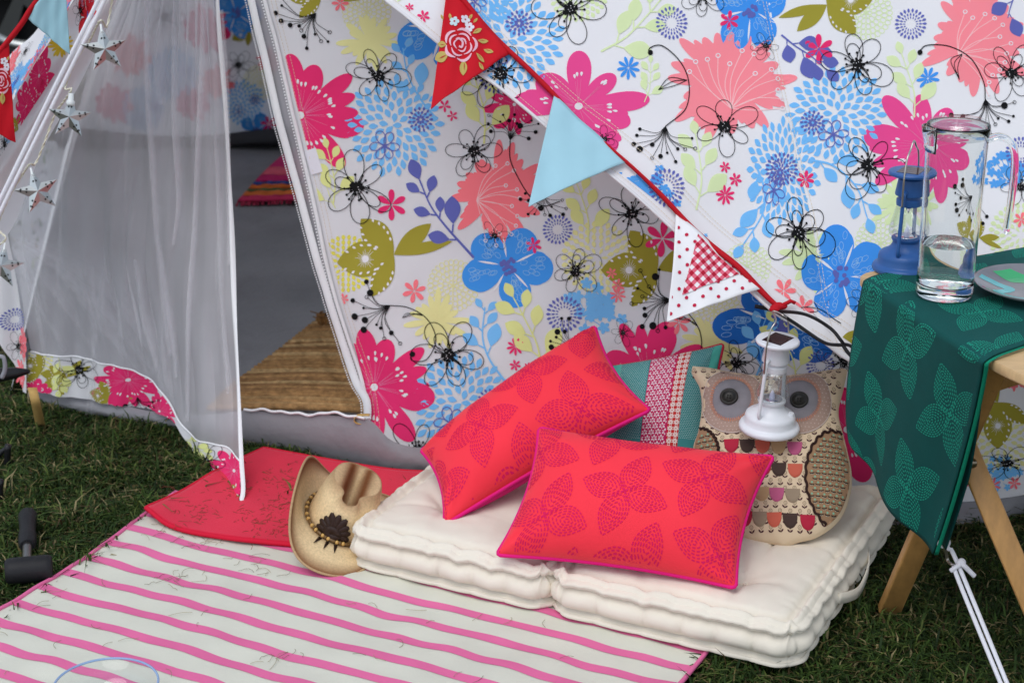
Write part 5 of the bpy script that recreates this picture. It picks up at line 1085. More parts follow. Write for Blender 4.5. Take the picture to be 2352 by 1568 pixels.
# ------------------------------------------------------------------ runner cloth over the table edge
M_RUN = mat('teal_linen', lin(8, 78, 74), .85, bump=(1500, .5, .001), var=(40, .06)); M_RUNE = mat('green_edge', lin(6, 136, 104), .85, bump=(1500, .5, .001))
K_RUN = lin(32, 156, 130)
RH = .36
c_b, c_f = gz(1988, 640, TZ + .004), gz(2262, 826, TZ + .004)      # where it bends over the table edge, back and front
inb = unit(gz(2352, 588, TZ) - gz(2010, 652, TZ)); inf = unit(gz(2352, 790, TZ) - gz(2270, 818, TZ))
hb, hf = gy(1962, 1010, 3.03), gy(2142, 1272, 2.79)                 # lower corners of the hanging end
hb_m, hf_m = gy(1956, 850, 3.045), gy(2212, 1045, 2.70)
def run_map(uv, off=0.0):
    """u 0 back..1 front along the table edge; v<0 on the table, 0..1 hanging"""
    uv = np.atleast_2d(np.asarray(uv, float)); u, v = uv[:, 0], uv[:, 1]; E_ = c_b * (1 - u)[:, None] + c_f * u[:, None]
    ind = inb * (1 - u)[:, None] + inf * u[:, None]; top = E_ + ind * (-v[:, None]) * RH
    vb = np.clip(v, 0, 1)
    def hang(p0, p1, p2): return ((1 - vb) ** 2)[:, None] * p0 + (2 * vb * (1 - vb))[:, None] * (2 * p1 - (p0 + p2) / 2) + (vb ** 2)[:, None] * p2
    B, Fh = hang(c_b, hb_m, hb), hang(c_f, hf_m, hf); h = B * (1 - u)[:, None] + Fh * u[:, None]
    h = h + A(-.7, -.5, 0) * (.02 * np.sin(PI * u) * vb ** .5 + .012 * wob(u, v * .4, 7, .5) * vb + .011 * np.sin(u * 11 + .5 + v) * vb ** .8)[:, None]
    s = np.clip((v + .06) / .12, 0, 1)[:, None]; s = s * s * (3 - 2 * s); P = top * (1 - s) + h * s
    out = A(-.55, -.55, .6); nn = np.where((v > 0.03)[:, None], unit(A(-.75, -.65, .12)), np.where((v < -.03)[:, None], A(0, 0, 1), unit(out)))
    P[:, 2] -= .004 * np.exp(-(v / .05) ** 2); return P + nn * np.asarray(off)[..., None] if np.ndim(off) else P + nn * off
RUN = thing('table_runner', 'dark teal runner with green dashed leaves draped over the table edge', 'table runner', tuple(c_b))
U, V = np.meshgrid(np.linspace(0, 1, 60), np.linspace(-1.35, 1, 110)); G = np.stack([U, V], -1).reshape(-1, 2)
rs = MB().grid(run_map(G, .003).reshape(110, 60, 3)).build('top_layer', M_RUN, RUN, solid=.003, off=0)
V2 = V * 1.0; P2 = run_map(np.stack([U, V], -1).reshape(-1, 2), .0005).reshape(110, 60, 3); P2[:, :, :] += np.where(V[..., None] > 0, A(.02, .012, 0) * np.clip(V[..., None] * 1.6, 0, 1) * (.4 + .9 * U[..., None]), 0)
MB().grid(P2).build('under_layer', M_RUN, RUN, solid=.0025, off=-1)
pe = run_map(np.c_[np.ones(110), np.linspace(-1.35, 1, 110)], .0015); pe2 = P2[:, -1]
MB().grid(np.stack([pe + A(.001, -.003, 0), pe + A(.007, -.003, 0), pe + A(.009, .004, 0)], 0)).build('folded_edge', M_RUNE, RUN, solid=.002)
WU = float(np.linalg.norm(c_f - c_b)); k = Ink(9)
quatre(k, .180, 22, .2, .06, .094, .058, K_RUN, (0, WU, -1.3 * RH, RH * 1.02), rings=7, dash=.0046, th=.0021)
k.mesh('dashed_leaf_print', lambda p, o: run_map(np.c_[p[:, 0] / WU, p[:, 1] / RH], .003 + .0015 + o), M_INK, rs, clips=[(0, -1.34 * RH, WU, -1.34 * RH), (WU, .99 * RH, 0, .99 * RH), (.006, 1, .006, 0), (WU - .012, 0, WU - .012, 1)], maxedge=.02, base=.5, unit_mm=.5)

# ------------------------------------------------------------------ jug, water, plate
JB = gz(2168, 676, TZ + .012); JUG = thing('glass_jug', 'clear lidded glass jug half full of water on the runner', 'jug', tuple(JB))
r_, H_ = .0490, .302
MB().lathe([(1e-4, 0), (r_ * .93, 0), (r_, .006), (r_ * 1.0, .05), (r_ * 1.02, .15), (r_ * 1.05, .24), (r_ * 1.06, H_ - .02), (r_ * 1.08, H_ - .004), (r_ * 1.075, H_), (r_ * 1.04, H_ - .001), (r_ * 1.025, H_ - .02), (r_ * 1.01, .24), (r_ * .975, .15), (r_ * .945, .05), (r_ * .93, .026), (r_ * .85, .020), (1e-4, .019)], 72, JB).build('glass_body', M_GLASS, JUG)
wl = .094
MB().lathe([(1e-4, .0195), (r_ * .85, .0205), (r_ * .935, .0265), (r_ * .945, .05), (r_ * .953, wl), (1e-4, wl)], 72, JB).build('water', glass_mat('water', (.985, 1, .995), 0, 1.33), JUG, auto=50)
MB().lathe([(1e-4, H_ + .008), (r_ * .9, H_ + .007), (r_ * 1.0, H_ + .005), (r_ * 1.02, H_ + .001), (r_ * .99, H_ - .003), (r_ * .98, H_ - .022), (r_ * .95, H_ - .022), (r_ * .96, H_ + .001), (1e-4, H_ + .004)], 56, JB).build('lid', clear_mat('frosty_lid', .16), JUG)
sp_d = unit(A(-1, -.25, 0)); spr = []
for q in np.linspace(-1, 1, 9): a_ = math.atan2(sp_d[1], sp_d[0]) + q * .38; spr.append([JB + A(math.cos(a_), math.sin(a_), 0) * (r_ * (1.06 + (e_ * .26 * (1 - q * q)))) + A(0, 0, z) for e_, z in ((0, H_ - .045), (.4, H_ - .03), (.85, H_ - .012), (1, H_))])
MB().grid(np.array(spr)).build('spout', M_GLASS, JUG, solid=.003)
hd = unit(A(1, -.12, 0)); hp_ = polyline([JB + hd * x + A(0, 0, z) for x, z in ((r_ * .98, H_ - .026), (.068, H_ - .02), (.088, H_ - .03), (.098, H_ - .06), (.0985, .18), (.096, .135), (.0945, .118))], 50)
sid = np.cross(hd, A(0, 0, 1)); hg = MB(); prof = [(math.cos(t) * .0125, math.sin(t) * .0062) for t in np.linspace(0, 2 * PI, 14, endpoint=False)]; Tn = np.gradient(hp_, axis=0); Tn /= np.linalg.norm(Tn, axis=1)[:, None]; rws = [hp_[i] + np.array([sid * a_ + np.cross(Tn[i], sid) * b_ for a_, b_ in prof]) for i in range(50)]
hg.grid(np.array([rws[0].mean(0) + (rws[0] - rws[0].mean(0)) * .02] + rws + [rws[-1].mean(0) + (rws[-1] - rws[-1].mean(0)) * .6 + A(0, 0, -.004), rws[-1].mean(0) + (rws[-1] - rws[-1].mean(0)) * .02 + A(0, 0, -.005)]), closeu=True); hg.build('handle', M_GLASS, JUG)
PB = gz(2376, 672, TZ + .012); PR = .105; PLT = thing('marbled_plate', 'grey plate marbled with green and turquoise on the runner', 'plate', tuple(PB))
tp = np.array([(1e-4, .004), (.05, .004), (.066, .006), (.085, .012), (PR - .003, .019), (PR, .0205)]); pl = MB().lathe(list(tp) + [(PR + .001, .019), (.084, .008), (.06, .001), (.05, 0), (1e-4, 0)], 64, PB).build('dish', mat('grey_melamine', lin(136, 136, 140), .18, spec=.6, var=(18, .12)), PLT)
def plate_map(p, off=0.0): r = np.linalg.norm(p, axis=1); return np.c_[PB[0] + p[:, 0], PB[1] + p[:, 1], PB[2] + np.interp(r, tp[:, 0], tp[:, 1]) + off]
k = Ink(10); k.place(0, 0, 1)
k.line(bez([(-.085, .045), (-.06, .03), (-.042, .005), (-.07, -.02), (-.05, -.045), (-.02, -.052)], 40), np.linspace(.02, .016, 40), lin(94, 196, 200), 1); k.star([(-.055, .075), (-.02, .09), (.02, .06), (-.005, .04), (-.03, .045)], lin(70, 184, 118), 1); k.line(bez([(-.09, -.02), (-.075, -.05), (-.045, -.08), (-.01, -.095)], 30), .009, lin(120, 196, 140), 1); k.line(bez([(-.095, -.012), (-.088, -.035), (-.07, -.06)], 20), .005, lin(206, 90, 130), 1)
k.mesh('marbling', plate_map, mat('glazed_ink', rough=.18, spec=.6, attr=True), pl, maxedge=.01, base=.2, unit_mm=.5)
kc = PB + A(.005, -.045, .006); cup = thing('black_cup', 'small black square cup standing on the marbled plate', 'cup', tuple(kc)); M_CUP = mat('black_glaze', lin(18, 14, 14), .25, spec=.6); MB().grid(np.array([[kc + A(x * q, y * q, z) for x, y in ((-1, -1), (1, -1), (1, 1), (-1, 1))] for q, z in ((.001, 0), (.02, 0), (.027, .058), (.03, .058), (.03, .064), (.026, .064), (.019, .006), (.001, .006))]), closeu=True).build('cup_body', M_CUP, cup, smooth=False)
ball = MB().ball(PB + A(.008, .022, .022), .013, 12, sq=(1.3, 1, .8)).build('pebble', mat('pearl', lin(222, 218, 196), .25, spec=.6)); tag(ball, 'small cream pearly pebble on the marbled plate', 'pebble')
# ------------------------------------------------------------------ bunting
M_RIB = mat('red_tape', lin(186, 14, 30), .75, bump=(1300, .3, .001)); M_PRED = mat('red_pennant', lin(196, 18, 34), .85, bump=(1300, .3, .001), var=(12, .06)); M_PBLU = mat('blue_pennant', lin(160, 202, 214), .85, bump=(1300, .3, .001), var=(12, .04)); M_PWHT = mat('white_pennant', lin(236, 234, 234), .85, bump=(1300, .3, .001))
def pennant(name, a, b, c, m, parent, seed, sag=.01):
    """a, b top corners, c apex"""
    n = 26; P = []
    nrm = unit(np.cross(b - a, c - a)); nrm = nrm if nrm @ (EYE - a) > 0 else -nrm
    def f(uv, off=0.0):
        uv = np.atleast_2d(np.asarray(uv, float)); u, v = uv[:, 0], uv[:, 1]      # u along the top 0..1, v 0 top..1 apex
        p = a + (b - a) * u[:, None] * (1 - v)[:, None] + (c - a) * v[:, None]
        return p + nrm * (sag * np.sin(PI * v) * .6 + .006 * wob(u * (1 - v) * 1.6, v * 1.3, seed, .7) + np.asarray(off))[:, None]
    U, V = np.meshgrid(np.linspace(0, 1, n), np.linspace(0, .995, n)); o = MB().grid(f(np.stack([U, V], -1).reshape(-1, 2), np.zeros(n * n)).reshape(n, n, 3)).build(name, m, parent, solid=.0016, off=0)
    e1_, e2_ = b - a, c - a; L1 = np.linalg.norm(e1_); ux = e1_ / L1; uy = unit(e2_ - ux * (e2_ @ ux))
    def world2(p, off=0.0):
        """p in pixels of the photograph's frame, landed on the pennant"""
        pl_ = Plane(a, nrm); q = pl_.hit(p) - a; y = q @ uy / (e2_ @ uy); x = (q @ ux - y * (e2_ @ ux)) / L1 / np.maximum(1e-3, 1 - y); return f(np.c_[x, y], off)
    return o, world2
def rp(x, y, o=.012): return roof_map([(x, y)], np.array([o]))[0]
B1 = thing('bunting', 'red bunting tape with rose, blue and gingham pennants along the tent roof edge', 'bunting', tuple(rp(1420, 370)))
tp_ = polyline([(940, -100), (1055, 5), (1148, 103), (1269, 218), (1430, 378), (1557, 494), (1700, 628), (1790, 710)], 160); TT = np.gradient(tp_, axis=0); TT /= np.linalg.norm(TT, axis=1)[:, None]; nn = np.c_[-TT[:, 1], TT[:, 0]]; wd = np.interp(np.arange(160), [0, 25, 60, 70, 100, 110, 150, 159], [13, 13, 11, 6, 6, 10, 14, 8])[:, None]
MB().grid(np.stack([roof_map(tp_ + nn * wd * q, np.full(160, o)) for q, o in ((-.5, .010), (-.25, .015), (0, .016), (.25, .015), (.5, .010))], 0)).build('tape', M_RIB, B1, solid=.0015)
kn = MB(); 
for i in range(5): kn.ball(rp(1782 + random.uniform(-10, 14), 708 + random.uniform(-6, 6), .014), .008, 8, sq=(1.4, .8, .8))
kn.tube([rp(1790, 708, .016), rp(1812, 700, .02), rp(1822, 704, .018)], .004, 6); kn.build('knot', M_RIB, B1)
def hang(a, b, c, m, parent, seed, y=None):
    A0, B0 = rp(*a), rp(*b); yy_ = min((A0[1] + B0[1]) / 2 - .015, rp(*c)[1] - .03); return pennant('pennant', A0, B0, gy(c[0], c[1], yy_), m, parent, seed)
p1, w1 = hang((1026, -22), (1172, 128), (990, 250), M_PRED, B1, 1); p2, w2 = hang((1272, 222), (1437, 382), (1213, 478), M_PBLU, B1, 2); p3, w3 = hang((1552, 492), (1748, 668), (1532, 738), M_PWHT, B1, 3)
p1['label'] = 'red pennant embroidered with a pink rose'; p2['label'] = 'plain pale blue pennant'; p3['label'] = 'white spotted pennant with a red gingham triangle'
M_EMB = mat('embroidery', rough=.6, attr=True, bump=(900, .8, .002))
def rose(k, x, y, s):
    pk, gd, lb = lin(240, 186, 200), lin(196, 174, 96), lin(204, 222, 228); k.place(x, y, s)
    for R, n, w, ph in ((1.0, 5, .2, 0), (.72, 4, .14, .5), (.42, 3, .12, 1.1)):
        for i in range(n):
            a = 2 * PI * i / n + ph; aa = np.linspace(a - .62 * 5 / n * .9, a + .62 * 5 / n * .9, 12); rr_ = R * (1 + .08 * np.cos((aa - a) * 4)); k.line(np.c_[rr_ * np.cos(aa), rr_ * np.sin(aa)], w * np.sin(np.linspace(.25, PI - .25, 12)), pk, 2)
    k.line(bez([(-.3, -.3), (-.1, -.4), (.15, -.2), (.1, .15), (-.1, .1)], 14), .14, pk, 2)
    for a, d, L, W in ((2.5, 1.0, 1.0, .75), (3.1, .95, .6, .42), (1.35, 1.0, 1.1, .5), (-.25, 1.2, .75, .3), (-.75, 1.15, .7, .3), (.5, 1.2, .8, .3), (.15, 1.6, .7, .28), (.75, 1.7, .6, .25), (-1.95, 1.8, .45, .2), (-2.2, 2.0, .4, .18), (-1.25, 1.9, .45, .2), (-1.05, 1.8, .4, .18)): k.petal(d * math.cos(a), d * math.sin(a), a + .25, L, W, gd, 2, .4, 9); k.petal((d + .2 * L) * math.cos(a), (d + .2 * L) * math.sin(a), a + .25, L * .5, W * .12, lin(176, 20, 36), 3, .5, 5)
    for cx, cy, c in ((-.42, -1.55, lb), (.35, -1.75, lin(232, 226, 234)), (.62, -1.25, lin(232, 226, 234))):
        for i in range(5): k.petal(cx, cy, 2 * PI * i / 5, .34, .26, c, 2, .2, 7)
        k.disc(cx, cy, .07, lin(180, 30, 50), 3, 6)
k = Ink(21); rose(k, 1056, 108, 34); k.mesh('rose_embroidery', w1, M_EMB, p1, maxedge=8, base=1.8)
k = Ink(22)
for i in range(-3, 14):
    for j in range(0, 16):
        x, y = 1540 + 36 * (i + .5 * (j % 2)), 505 + 18 * j
        k.place(x, y, 1); k.disc(0, 0, 4.2, lin(190, 30, 66), 1, 10)
tri = [(1601, 541), (1696, 632), (1565, 680)]
k.T = [t for t in k.T]
def in3(T_, t3):
    (x1, y1), (x2, y2), (x3, y3) = t3; return [(x1, y1, x2, y2), (x2, y2, x3, y3), (x3, y3, x1, y1)]
full = [(1558, 504), (1740, 662), (1538, 728)]
k.mesh('spot_print', w3, M_INK, p3, clips=in3(None, full), base=1.6)
k = Ink(23); k.place(0, 0, 1); k.star(tri, lin(238, 232, 232), 1); g_ = 9.2; ca, sa = math.cos(math.radians(46)), math.sin(math.radians(46))
for i in range(-14, 15):
    for j in range(-14, 15):
        if i % 2 and j % 2: continue
        c_ = lin(178, 22, 50) if (i % 2 == 0 and j % 2 == 0) else lin(222, 104, 124); q = [(1625 + g_ * ((i + a) * ca - (j + b) * sa), 620 + g_ * ((i + a) * sa + (j + b) * ca)) for a, b in ((-.5, -.5), (.5, -.5), (.5, .5), (-.5, .5))]; k.star(q, c_, 2)
k.mesh('gingham_patch', w3, M_INK, p3, clips=in3(None, tri), base=2.2, maxedge=8)
# the same kind of bunting crossing the near left corner
B2 = thing('bunting', 'red bunting tape with blue and red pennants in the top left corner', 'bunting', tuple(gy(40, 60, 3.1)))
ry = 3.12; t2 = polyline([(150, -80), (76, 14), (40, 68), (-60, 190)], 40); T2 = np.gradient(t2, axis=0); T2 /= np.linalg.norm(T2, axis=1)[:, None]; n2_ = np.c_[-T2[:, 1], T2[:, 0]]
MB().grid(np.stack([at_y(t2 + n2_ * q * 12, ry + o) for q, o in ((-.5, 0), (0, -.004), (.5, 0))], 0)).build('tape', M_RIB, B2, solid=.0015)
q1, _ = pennant('pennant', gy(150, -76, ry), gy(60, 40, ry), gy(161, 126, ry), M_PBLU, B2, 5, .004); q2, wq = pennant('pennant', gy(20, 98, ry), gy(-110, 250, ry), gy(36, 328, ry), M_PRED, B2, 6, .004)
k = Ink(24); rose(k, 2, 185, 26); k.mesh('rose_embroidery', wq, M_EMB, q2, base=1.8, clips=in3(None, [(20, 98), (36, 328), (-110, 250)]))

# ------------------------------------------------------------------ guy ropes and cords
def rope(name, label, P, r, m, cat='guy rope', group=None, strands=1):
    T = thing(name, label, cat, tuple(P[0][-1]), group) if strands > 1 else None
    for p in P: o = MB().tube(p, r, 8).build('strand' if T else name, m, T)
    return T or tag(o, label, cat, group)
yl = lambda x, y: 3.50 - .00006 * y
def lr(x, y): return gy(x, y, yl(x, y))
s1 = [lr(425 - 23, -370), lr(226, 0), lr(120, 212), lr(-8, 476), lr(-60, 590)]; s2 = [lr(425 - 6, -370), lr(241, 0), lr(136, 212), lr(6, 476), lr(-46, 590)]
rope('guy_rope', 'pair of white guy cords running down past the star lights', [polyline(s1, 60), polyline(s2, 60)], .0042, M_ROPE, strands=2)
E_ = rp(1986, 842, .0); peg = gz(2345, 1660, .0); k1 = E_ + (peg - E_) * .0
GR = thing('guy_rope', 'white knotted guy cord pegged in front of the table', 'guy rope', tuple(peg))
hk = gy(2152, 1222, 2.86); kn_ = gy(2196, 1298, 2.82); d_ = unit(peg - kn_); sd_ = unit(np.cross(d_, FWD))
MB().tube(polyline([hk, (hk + kn_) / 2 + sd_ * .003, kn_ + sd_ * .004, peg + sd_ * .004], 60), .0040, 8).build('strand', M_ROPE, GR); MB().tube(polyline([kn_ - sd_ * .002, kn_ + (peg - kn_) * .1 - sd_ * .006, peg - sd_ * .006], 60), .0040, 8).build('strand', M_ROPE, GR)
MB().tube(polyline([hk + A(.0, 0, .0), hk + A(.006, 0, -.008), hk + A(.004, 0, -.02), hk + A(.016, 0, -.028), hk + A(.022, 0, -.02), hk + A(.012, 0, .0), hk + A(.0, .0, .012)], 40), .0045, 8).build('loop', M_ROPE, GR)
kt = MB(); kt.ball(kn_ + A(.008, -.004, .008), .008, 8); kt.tube(polyline([kn_ + A(-.01, -.005, -.008), kn_ + A(.002, -.008, .004), kn_ + A(.01, -.004, .008), kn_ + A(.014, 0, -.002)], 20), .0045, 8); kt.build('knot', M_ROPE, GR)
MB().tube(polyline([kn_ + A(.008, -.004, .006), gy(2212, 1296, 2.81), gy(2226, 1310, 2.81), gy(2238, 1322, 2.81)], 20), .0045, 8).build('tail', M_ROPE, GR)
MB().tube(polyline([hk + A(-.003, 0, .006), hk + A(.006, -.004, -.014), hk + A(.016, -.003, -.03), hk + A(.024, -.003, -.056), kn_ + A(-.008, -.004, .004)], 30), .0028, 7).build('metal_hook', M_WIRE, GR)
MB().tube(polyline([E_, hk], 20), .0035, 8).build('upper_cord', M_BLACK, GR)
C_ = rp(1783, 712, .004); ce = rp(1940, 792, .02)
cords = [polyline([C_, gy(1850, 722, 3.16), gy(1905, 752, 3.14), gy(1932, 782, 3.12), gy(1938, 792, 3.12)], 40), polyline([C_, gy(1830, 745, 3.2), gy(1890, 785, 3.16), gy(1925, 792, 3.12), gy(1940, 790, 3.12)], 40), polyline([gy(1934, 790, 3.12), gy(1950, 812, 3.1), gy(1968, 830, 3.08), E_], 30), polyline([gy(1938, 790, 3.12), gy(1955, 795, 3.1), gy(1975, 815, 3.08), E_ + A(0, 0, .01)], 30)]
EL = thing('elastic_cord', 'black elastic loops stretched from the roof corner behind the runner', 'elastic cord', tuple(C_))
for c in cords: MB().tube(c, .0034, 8).build('strand', M_BLACK, EL)
# toggle under the roof corner
MB().tube(polyline([rp(1740, 690, -.02), C_ + A(0, .02, -.005)], 10), .004, 6).build('toggle', M_BLACK, EL)

# ------------------------------------------------------------------ star light string
SL = thing('star_light_string', 'string of punched silver star lights twisted round the guy cords', 'fairy lights', tuple(lr(120, 212)))
M_SIL = mat('pressed_tin', lin(196, 200, 196), .32, metal=.9, var=(30, .12)); M_HOLE = mat('punched_hole', (.01, .01, .01), .8); M_FLEX = mat('flex_cream', lin(226, 222, 200), .5)
def star(c, R, rot, tiltv, parent, hold=1.0):
    c = np.asarray(c, float); n = unit(EYE - c + tiltv); x = unit(np.cross(A(0, 0, 1), n)); y = np.cross(n, x); F = np.stack([x, y, n])
    pts = []
    for i in range(10): a = PI / 2 + rot + i * PI / 5; q = R if i % 2 == 0 else R * .42; pts.append(A(q * math.cos(a), q * math.sin(a), 0))
    V = np.array(pts + [A(0, 0, R * .26), A(0, 0, -R * .26)]) @ F + c; f = [(i, (i + 1) % 10, 10) for i in range(10)] + [((i + 1) % 10, i, 11) for i in range(10)]
    o = MB().add(V, f).build('star', M_SIL, parent, smooth=False); hm = MB()
    for i in range(10):
        a, b, t = pts[i], pts[(i + 1) % 10], A(0, 0, R * .26); fn = unit(np.cross(a - t, b - t)); fn = fn if fn[2] > 0 else -fn
        tip, inn = (a, b) if i % 2 == 0 else (b, a)
        for w in (.38, .66):
            cc = t * (1 - w) * .62 + tip * w + inn * (1 - w) * .38; u_ = unit(tip - t); v_ = np.cross(fn, u_); rr_ = R * .062
            pp = [cc + fn * .0006 + (rr_ if q % 2 == 0 else rr_ * .45) * (math.cos(q * PI / 5) * u_ + math.sin(q * PI / 5) * v_) for q in range(10)] + [cc + fn * .0006]
            hm.add(np.array(pp) @ F + c, [(q, (q + 1) % 10, 10) for q in range(10)])
    hm.build('punched_holes', M_HOLE, o, smooth=False)
    up = unit(F[1] * math.cos(rot) - F[0] * math.sin(rot)); 
    MB().lathe([(1e-4, 0), (.0075 * hold, 0), (.0085 * hold, .003), (.0085 * hold, .009), (.006 * hold, .011), (.005 * hold, .024), (1e-4, .025)], 16, c + up * R * .52, ax=np.stack([np.cross(up, F[2]), F[2], up])).build('bulb_holder', mat('holder_clear', lin(220, 224, 222), .2, spec=.6), o)
    return c + up * (R * .55 + .03)
R = .046
tops = []
for x, y, rt, tv in ((312, -58, .2, A(0, .3, .2)), (240, 114, .05, A(.3, 0, .3)), (160, 270, -.12, A(-.3, 0, .5)), (86, 440, .16, A(.3, 0, .4)), (4, 612, -.2, A(-.3, 0, .6))):
    tops.append(star(gy(x, y, 3.40), R * (1 if x != 160 else .95), rt, tv, SL, 1.0 if x == 160 else .45))
w_ = MB(); way = [lr(350, -240), tops[0], lr(262, -20), lr(246, 60), tops[1], lr(205, 95), lr(180, 130), lr(150, 200), tops[2], lr(128, 260), lr(105, 320), lr(82, 375), tops[3], lr(52, 400), lr(20, 455), lr(-5, 520), tops[4], lr(-40, 580)]
wp = polyline([np.asarray(q) for q in way], 260); T3 = np.gradient(wp, axis=0); T3 /= np.linalg.norm(T3, axis=1)[:, None]; ph = np.arange(260) * .9; s_a = np.cross(T3, A(0, 1, 0)); s_a /= np.linalg.norm(s_a, axis=1)[:, None]; s_b = np.cross(T3, s_a)
for q in (0, PI): w_.tube(wp + .0014 * (np.cos(ph + q)[:, None] * s_a + np.sin(ph + q)[:, None] * s_b), .0013, 5)
w_.build('flex', M_FLEX, SL)

# ------------------------------------------------------------------ hat
HC_ = gz(782, 1196, .06); hf = unit(A(-.06, -1, 0)); hs_ = A(-hf[1], hf[0], 0) * -1; HT_ = thing('straw_hat', 'straw cowboy hat with beaded band and dark leather flower beside the futon', 'hat', tuple(HC_))
HZ = unit(A(.4, -.16, 1)); hx = unit(hf - HZ * (hf @ HZ)); hy_ = np.cross(HZ, hx); HF = np.stack([hx, hy_, HZ])
M_STRAW = mat('woven_straw', rough=.7, attr=True, spec=.3, var=(220, .14, 2))
t = M_STRAW.node_tree; p = t.nodes[M_STRAW['p']]; tc = nd(t, 'ShaderNodeTexCoord'); mp = nd(t, 'ShaderNodeMapping'); mp.inputs['Rotation'].default_value = (.4, .5, .6); ck = nd(t, 'ShaderNodeTexBrick', Scale=170.0); ck.inputs['Mortar Size'].default_value = .02; ck.inputs['Color1'].default_value = (.9, .9, .9, 1); ck.inputs['Color2'].default_value = (.55, .55, .55, 1); ck.inputs['Mortar'].default_value = (.1, .1, .1, 1)
bp = nd(t, 'ShaderNodeBump', Strength=.6, Distance=.0018); t.links.new(tc.outputs['Object'], mp.inputs[0]); t.links.new(mp.outputs[0], ck.inputs['Vector']); t.links.new(ck.outputs['Color'], bp.inputs['Height']); t.links.new(bp.outputs[0], p.inputs['Normal'])
ST, BR_ = np.array(lin(236, 208, 160)), np.array(lin(124, 72, 34))
th = np.linspace(0, 2 * PI, 120, endpoint=False); ct, st_ = np.cos(th), np.sin(th)
ca_, cb_ = .088, .072        # crown half length, half width
rows, cols = [], []
for q in np.linspace(0, 1, 16):      # crown side
    z = .004 + .098 * q; sc_ = 1 - .14 * q - .12 * q ** 4; x, y = ca_ * sc_ * ct, cb_ * sc_ * st_ * (1 - .05 * q)
    z2 = z + q ** 3 * (.012 * ct ** 2 * np.sign(-ct) * -0 + .008 * np.abs(st_) - .016 * np.maximum(0, ct) ** 2)
    pin = q ** 2 * .016 * np.exp(-((np.abs(th - PI) - PI + .75) / .28) ** 2); x = x - pin * .6 * ct; y = y - pin * np.sign(st_)
    rows.append(np.stack([x, y, z2], 1)); d_ = np.clip(1 - q / .22, 0, 1) * .8 + np.clip((q - .74) / .26, 0, 1) * .6; cols.append(ST * (1 - d_) + BR_ * d_ + np.zeros((120, 1)))
topring = rows[-1]
for q in np.linspace(.93, .02, 16):      # top with the long crease
    P = topring * A(q, q, 1); dip = .034 * np.exp(-(P[:, 1] / .016) ** 2) * (1 - q ** 4) * (1 + .5 * P[:, 0] / ca_) + .012 * (1 - q ** 2); P = P.copy(); P[:, 2] = topring[:, 2] * q + (topring[:, 2].mean() + .006) * (1 - q) + .01 * (1 - q ** 2) - dip
    rows.append(P); w = (.75 * np.exp(-((np.abs(P[:, 1]) - .018) / .012) ** 2) + .25)[:, None]; cols.append(ST * (1 - w) + BR_ * w)
mb = MB(); mb.grid(np.array(rows), np.array(cols), closeu=True); mb.v = [v @ HF + HC_ for v in mb.v]; mb.build('crown', M_STRAW, HT_)
rows, cols = [], []
for q in np.linspace(0, 1, 22):
    ex = (.062 + .02 * ct ** 2) * q * np.where(st_ > 0, 1 - .3 * st_ ** 2, 1); x, y = (ca_ + ex) * ct, (cb_ + ex * (1 - .32 * np.abs(st_) ** 2 * q)) * st_
    z = .004 + q ** 1.8 * (.085 * np.where(st_ > 0, .75, 1) * np.abs(st_) ** 2.2 * (1 + .25 * -ct) - .022 * ct ** 2) + .004 * q * np.sin(th * 5 + 1)
    rows.append(np.stack([x, y, z], 1)); w = np.full((120, 1), np.clip((q - .6) / .4, 0, 1) ** 1.2 * 1.0 + np.clip(1 - q / .22, 0, 1) * .55) + (.25 * q * np.abs(st_) ** 3)[:, None]; w = np.clip(w, 0, 1); cols.append(ST * (1 - w) + BR_ * w)
mb = MB(); mb.grid(np.array(rows), np.array(cols), closeu=True); mb.v = [v @ HF + HC_ for v in mb.v]; mb.build('brim', M_STRAW, HT_, solid=.003)
MB().tube(rows[-1] @ HF + HC_, .0026, 6, col=BR_ * .5 + ST * .5, close=True).build('rim_braid', M_STRAW, HT_)
M_BEAD = mat('wooden_bead', lin(206, 164, 92), .35, spec=.5); M_BEADD = mat('dark_bead', lin(110, 82, 44), .35, spec=.5); i = 0; a_ = -2.6
while a_ < 2.6:
    long_ = i % 4 == 0; stp = .16 if long_ else .085; am = a_ + stp / 2; pc = A((ca_ + .004) * math.cos(am), (cb_ + .004) * math.sin(am), .012); tg = unit(A(-ca_ * math.sin(am), cb_ * math.cos(am), 0)); fx = np.stack([tg, np.cross(A(0, 0, 1), tg), A(0, 0, 1)])
    MB().ball(pc @ HF + HC_, .0044, 8, sq=(2.1, .8, .8) if long_ else (.9, 1, 1), ax=fx @ HF).build('bead', M_BEADD if long_ or i % 4 == 2 else M_BEAD, HT_); a_ += stp; i += 1
def crown_pt(a, h, off=.0015):
    q = np.clip(h / .098, 0, 1); sc_ = 1 - .14 * q - .12 * q ** 4; return np.stack([(ca_ * sc_ + off) * np.cos(a), (cb_ * sc_ + off) * np.sin(a) * (1 - .05 * q), .004 + .098 * q - .0 * a], -1)
fl_ = MB()
for i in range(9):
    an = math.radians(-10 + i * 25); L_ = .042 if i in (3, 4, 5) else .036; t_ = np.linspace(.1, 1, 8); wv = .0085 * np.sin(PI * t_ ** 1.3 * .86 + .12); dx_, dh = math.cos(an), math.sin(an)
    rr_ = [crown_pt(-.12 + (t_ * L_ * dx_ + sg * wv * -dh) / .07, .022 + t_ * L_ * dh + sg * wv * dx_, .003 + (.0012 if sg == 0 else 0)) for sg in (-1, 0, 1)]; fl_.grid(np.array(rr_))
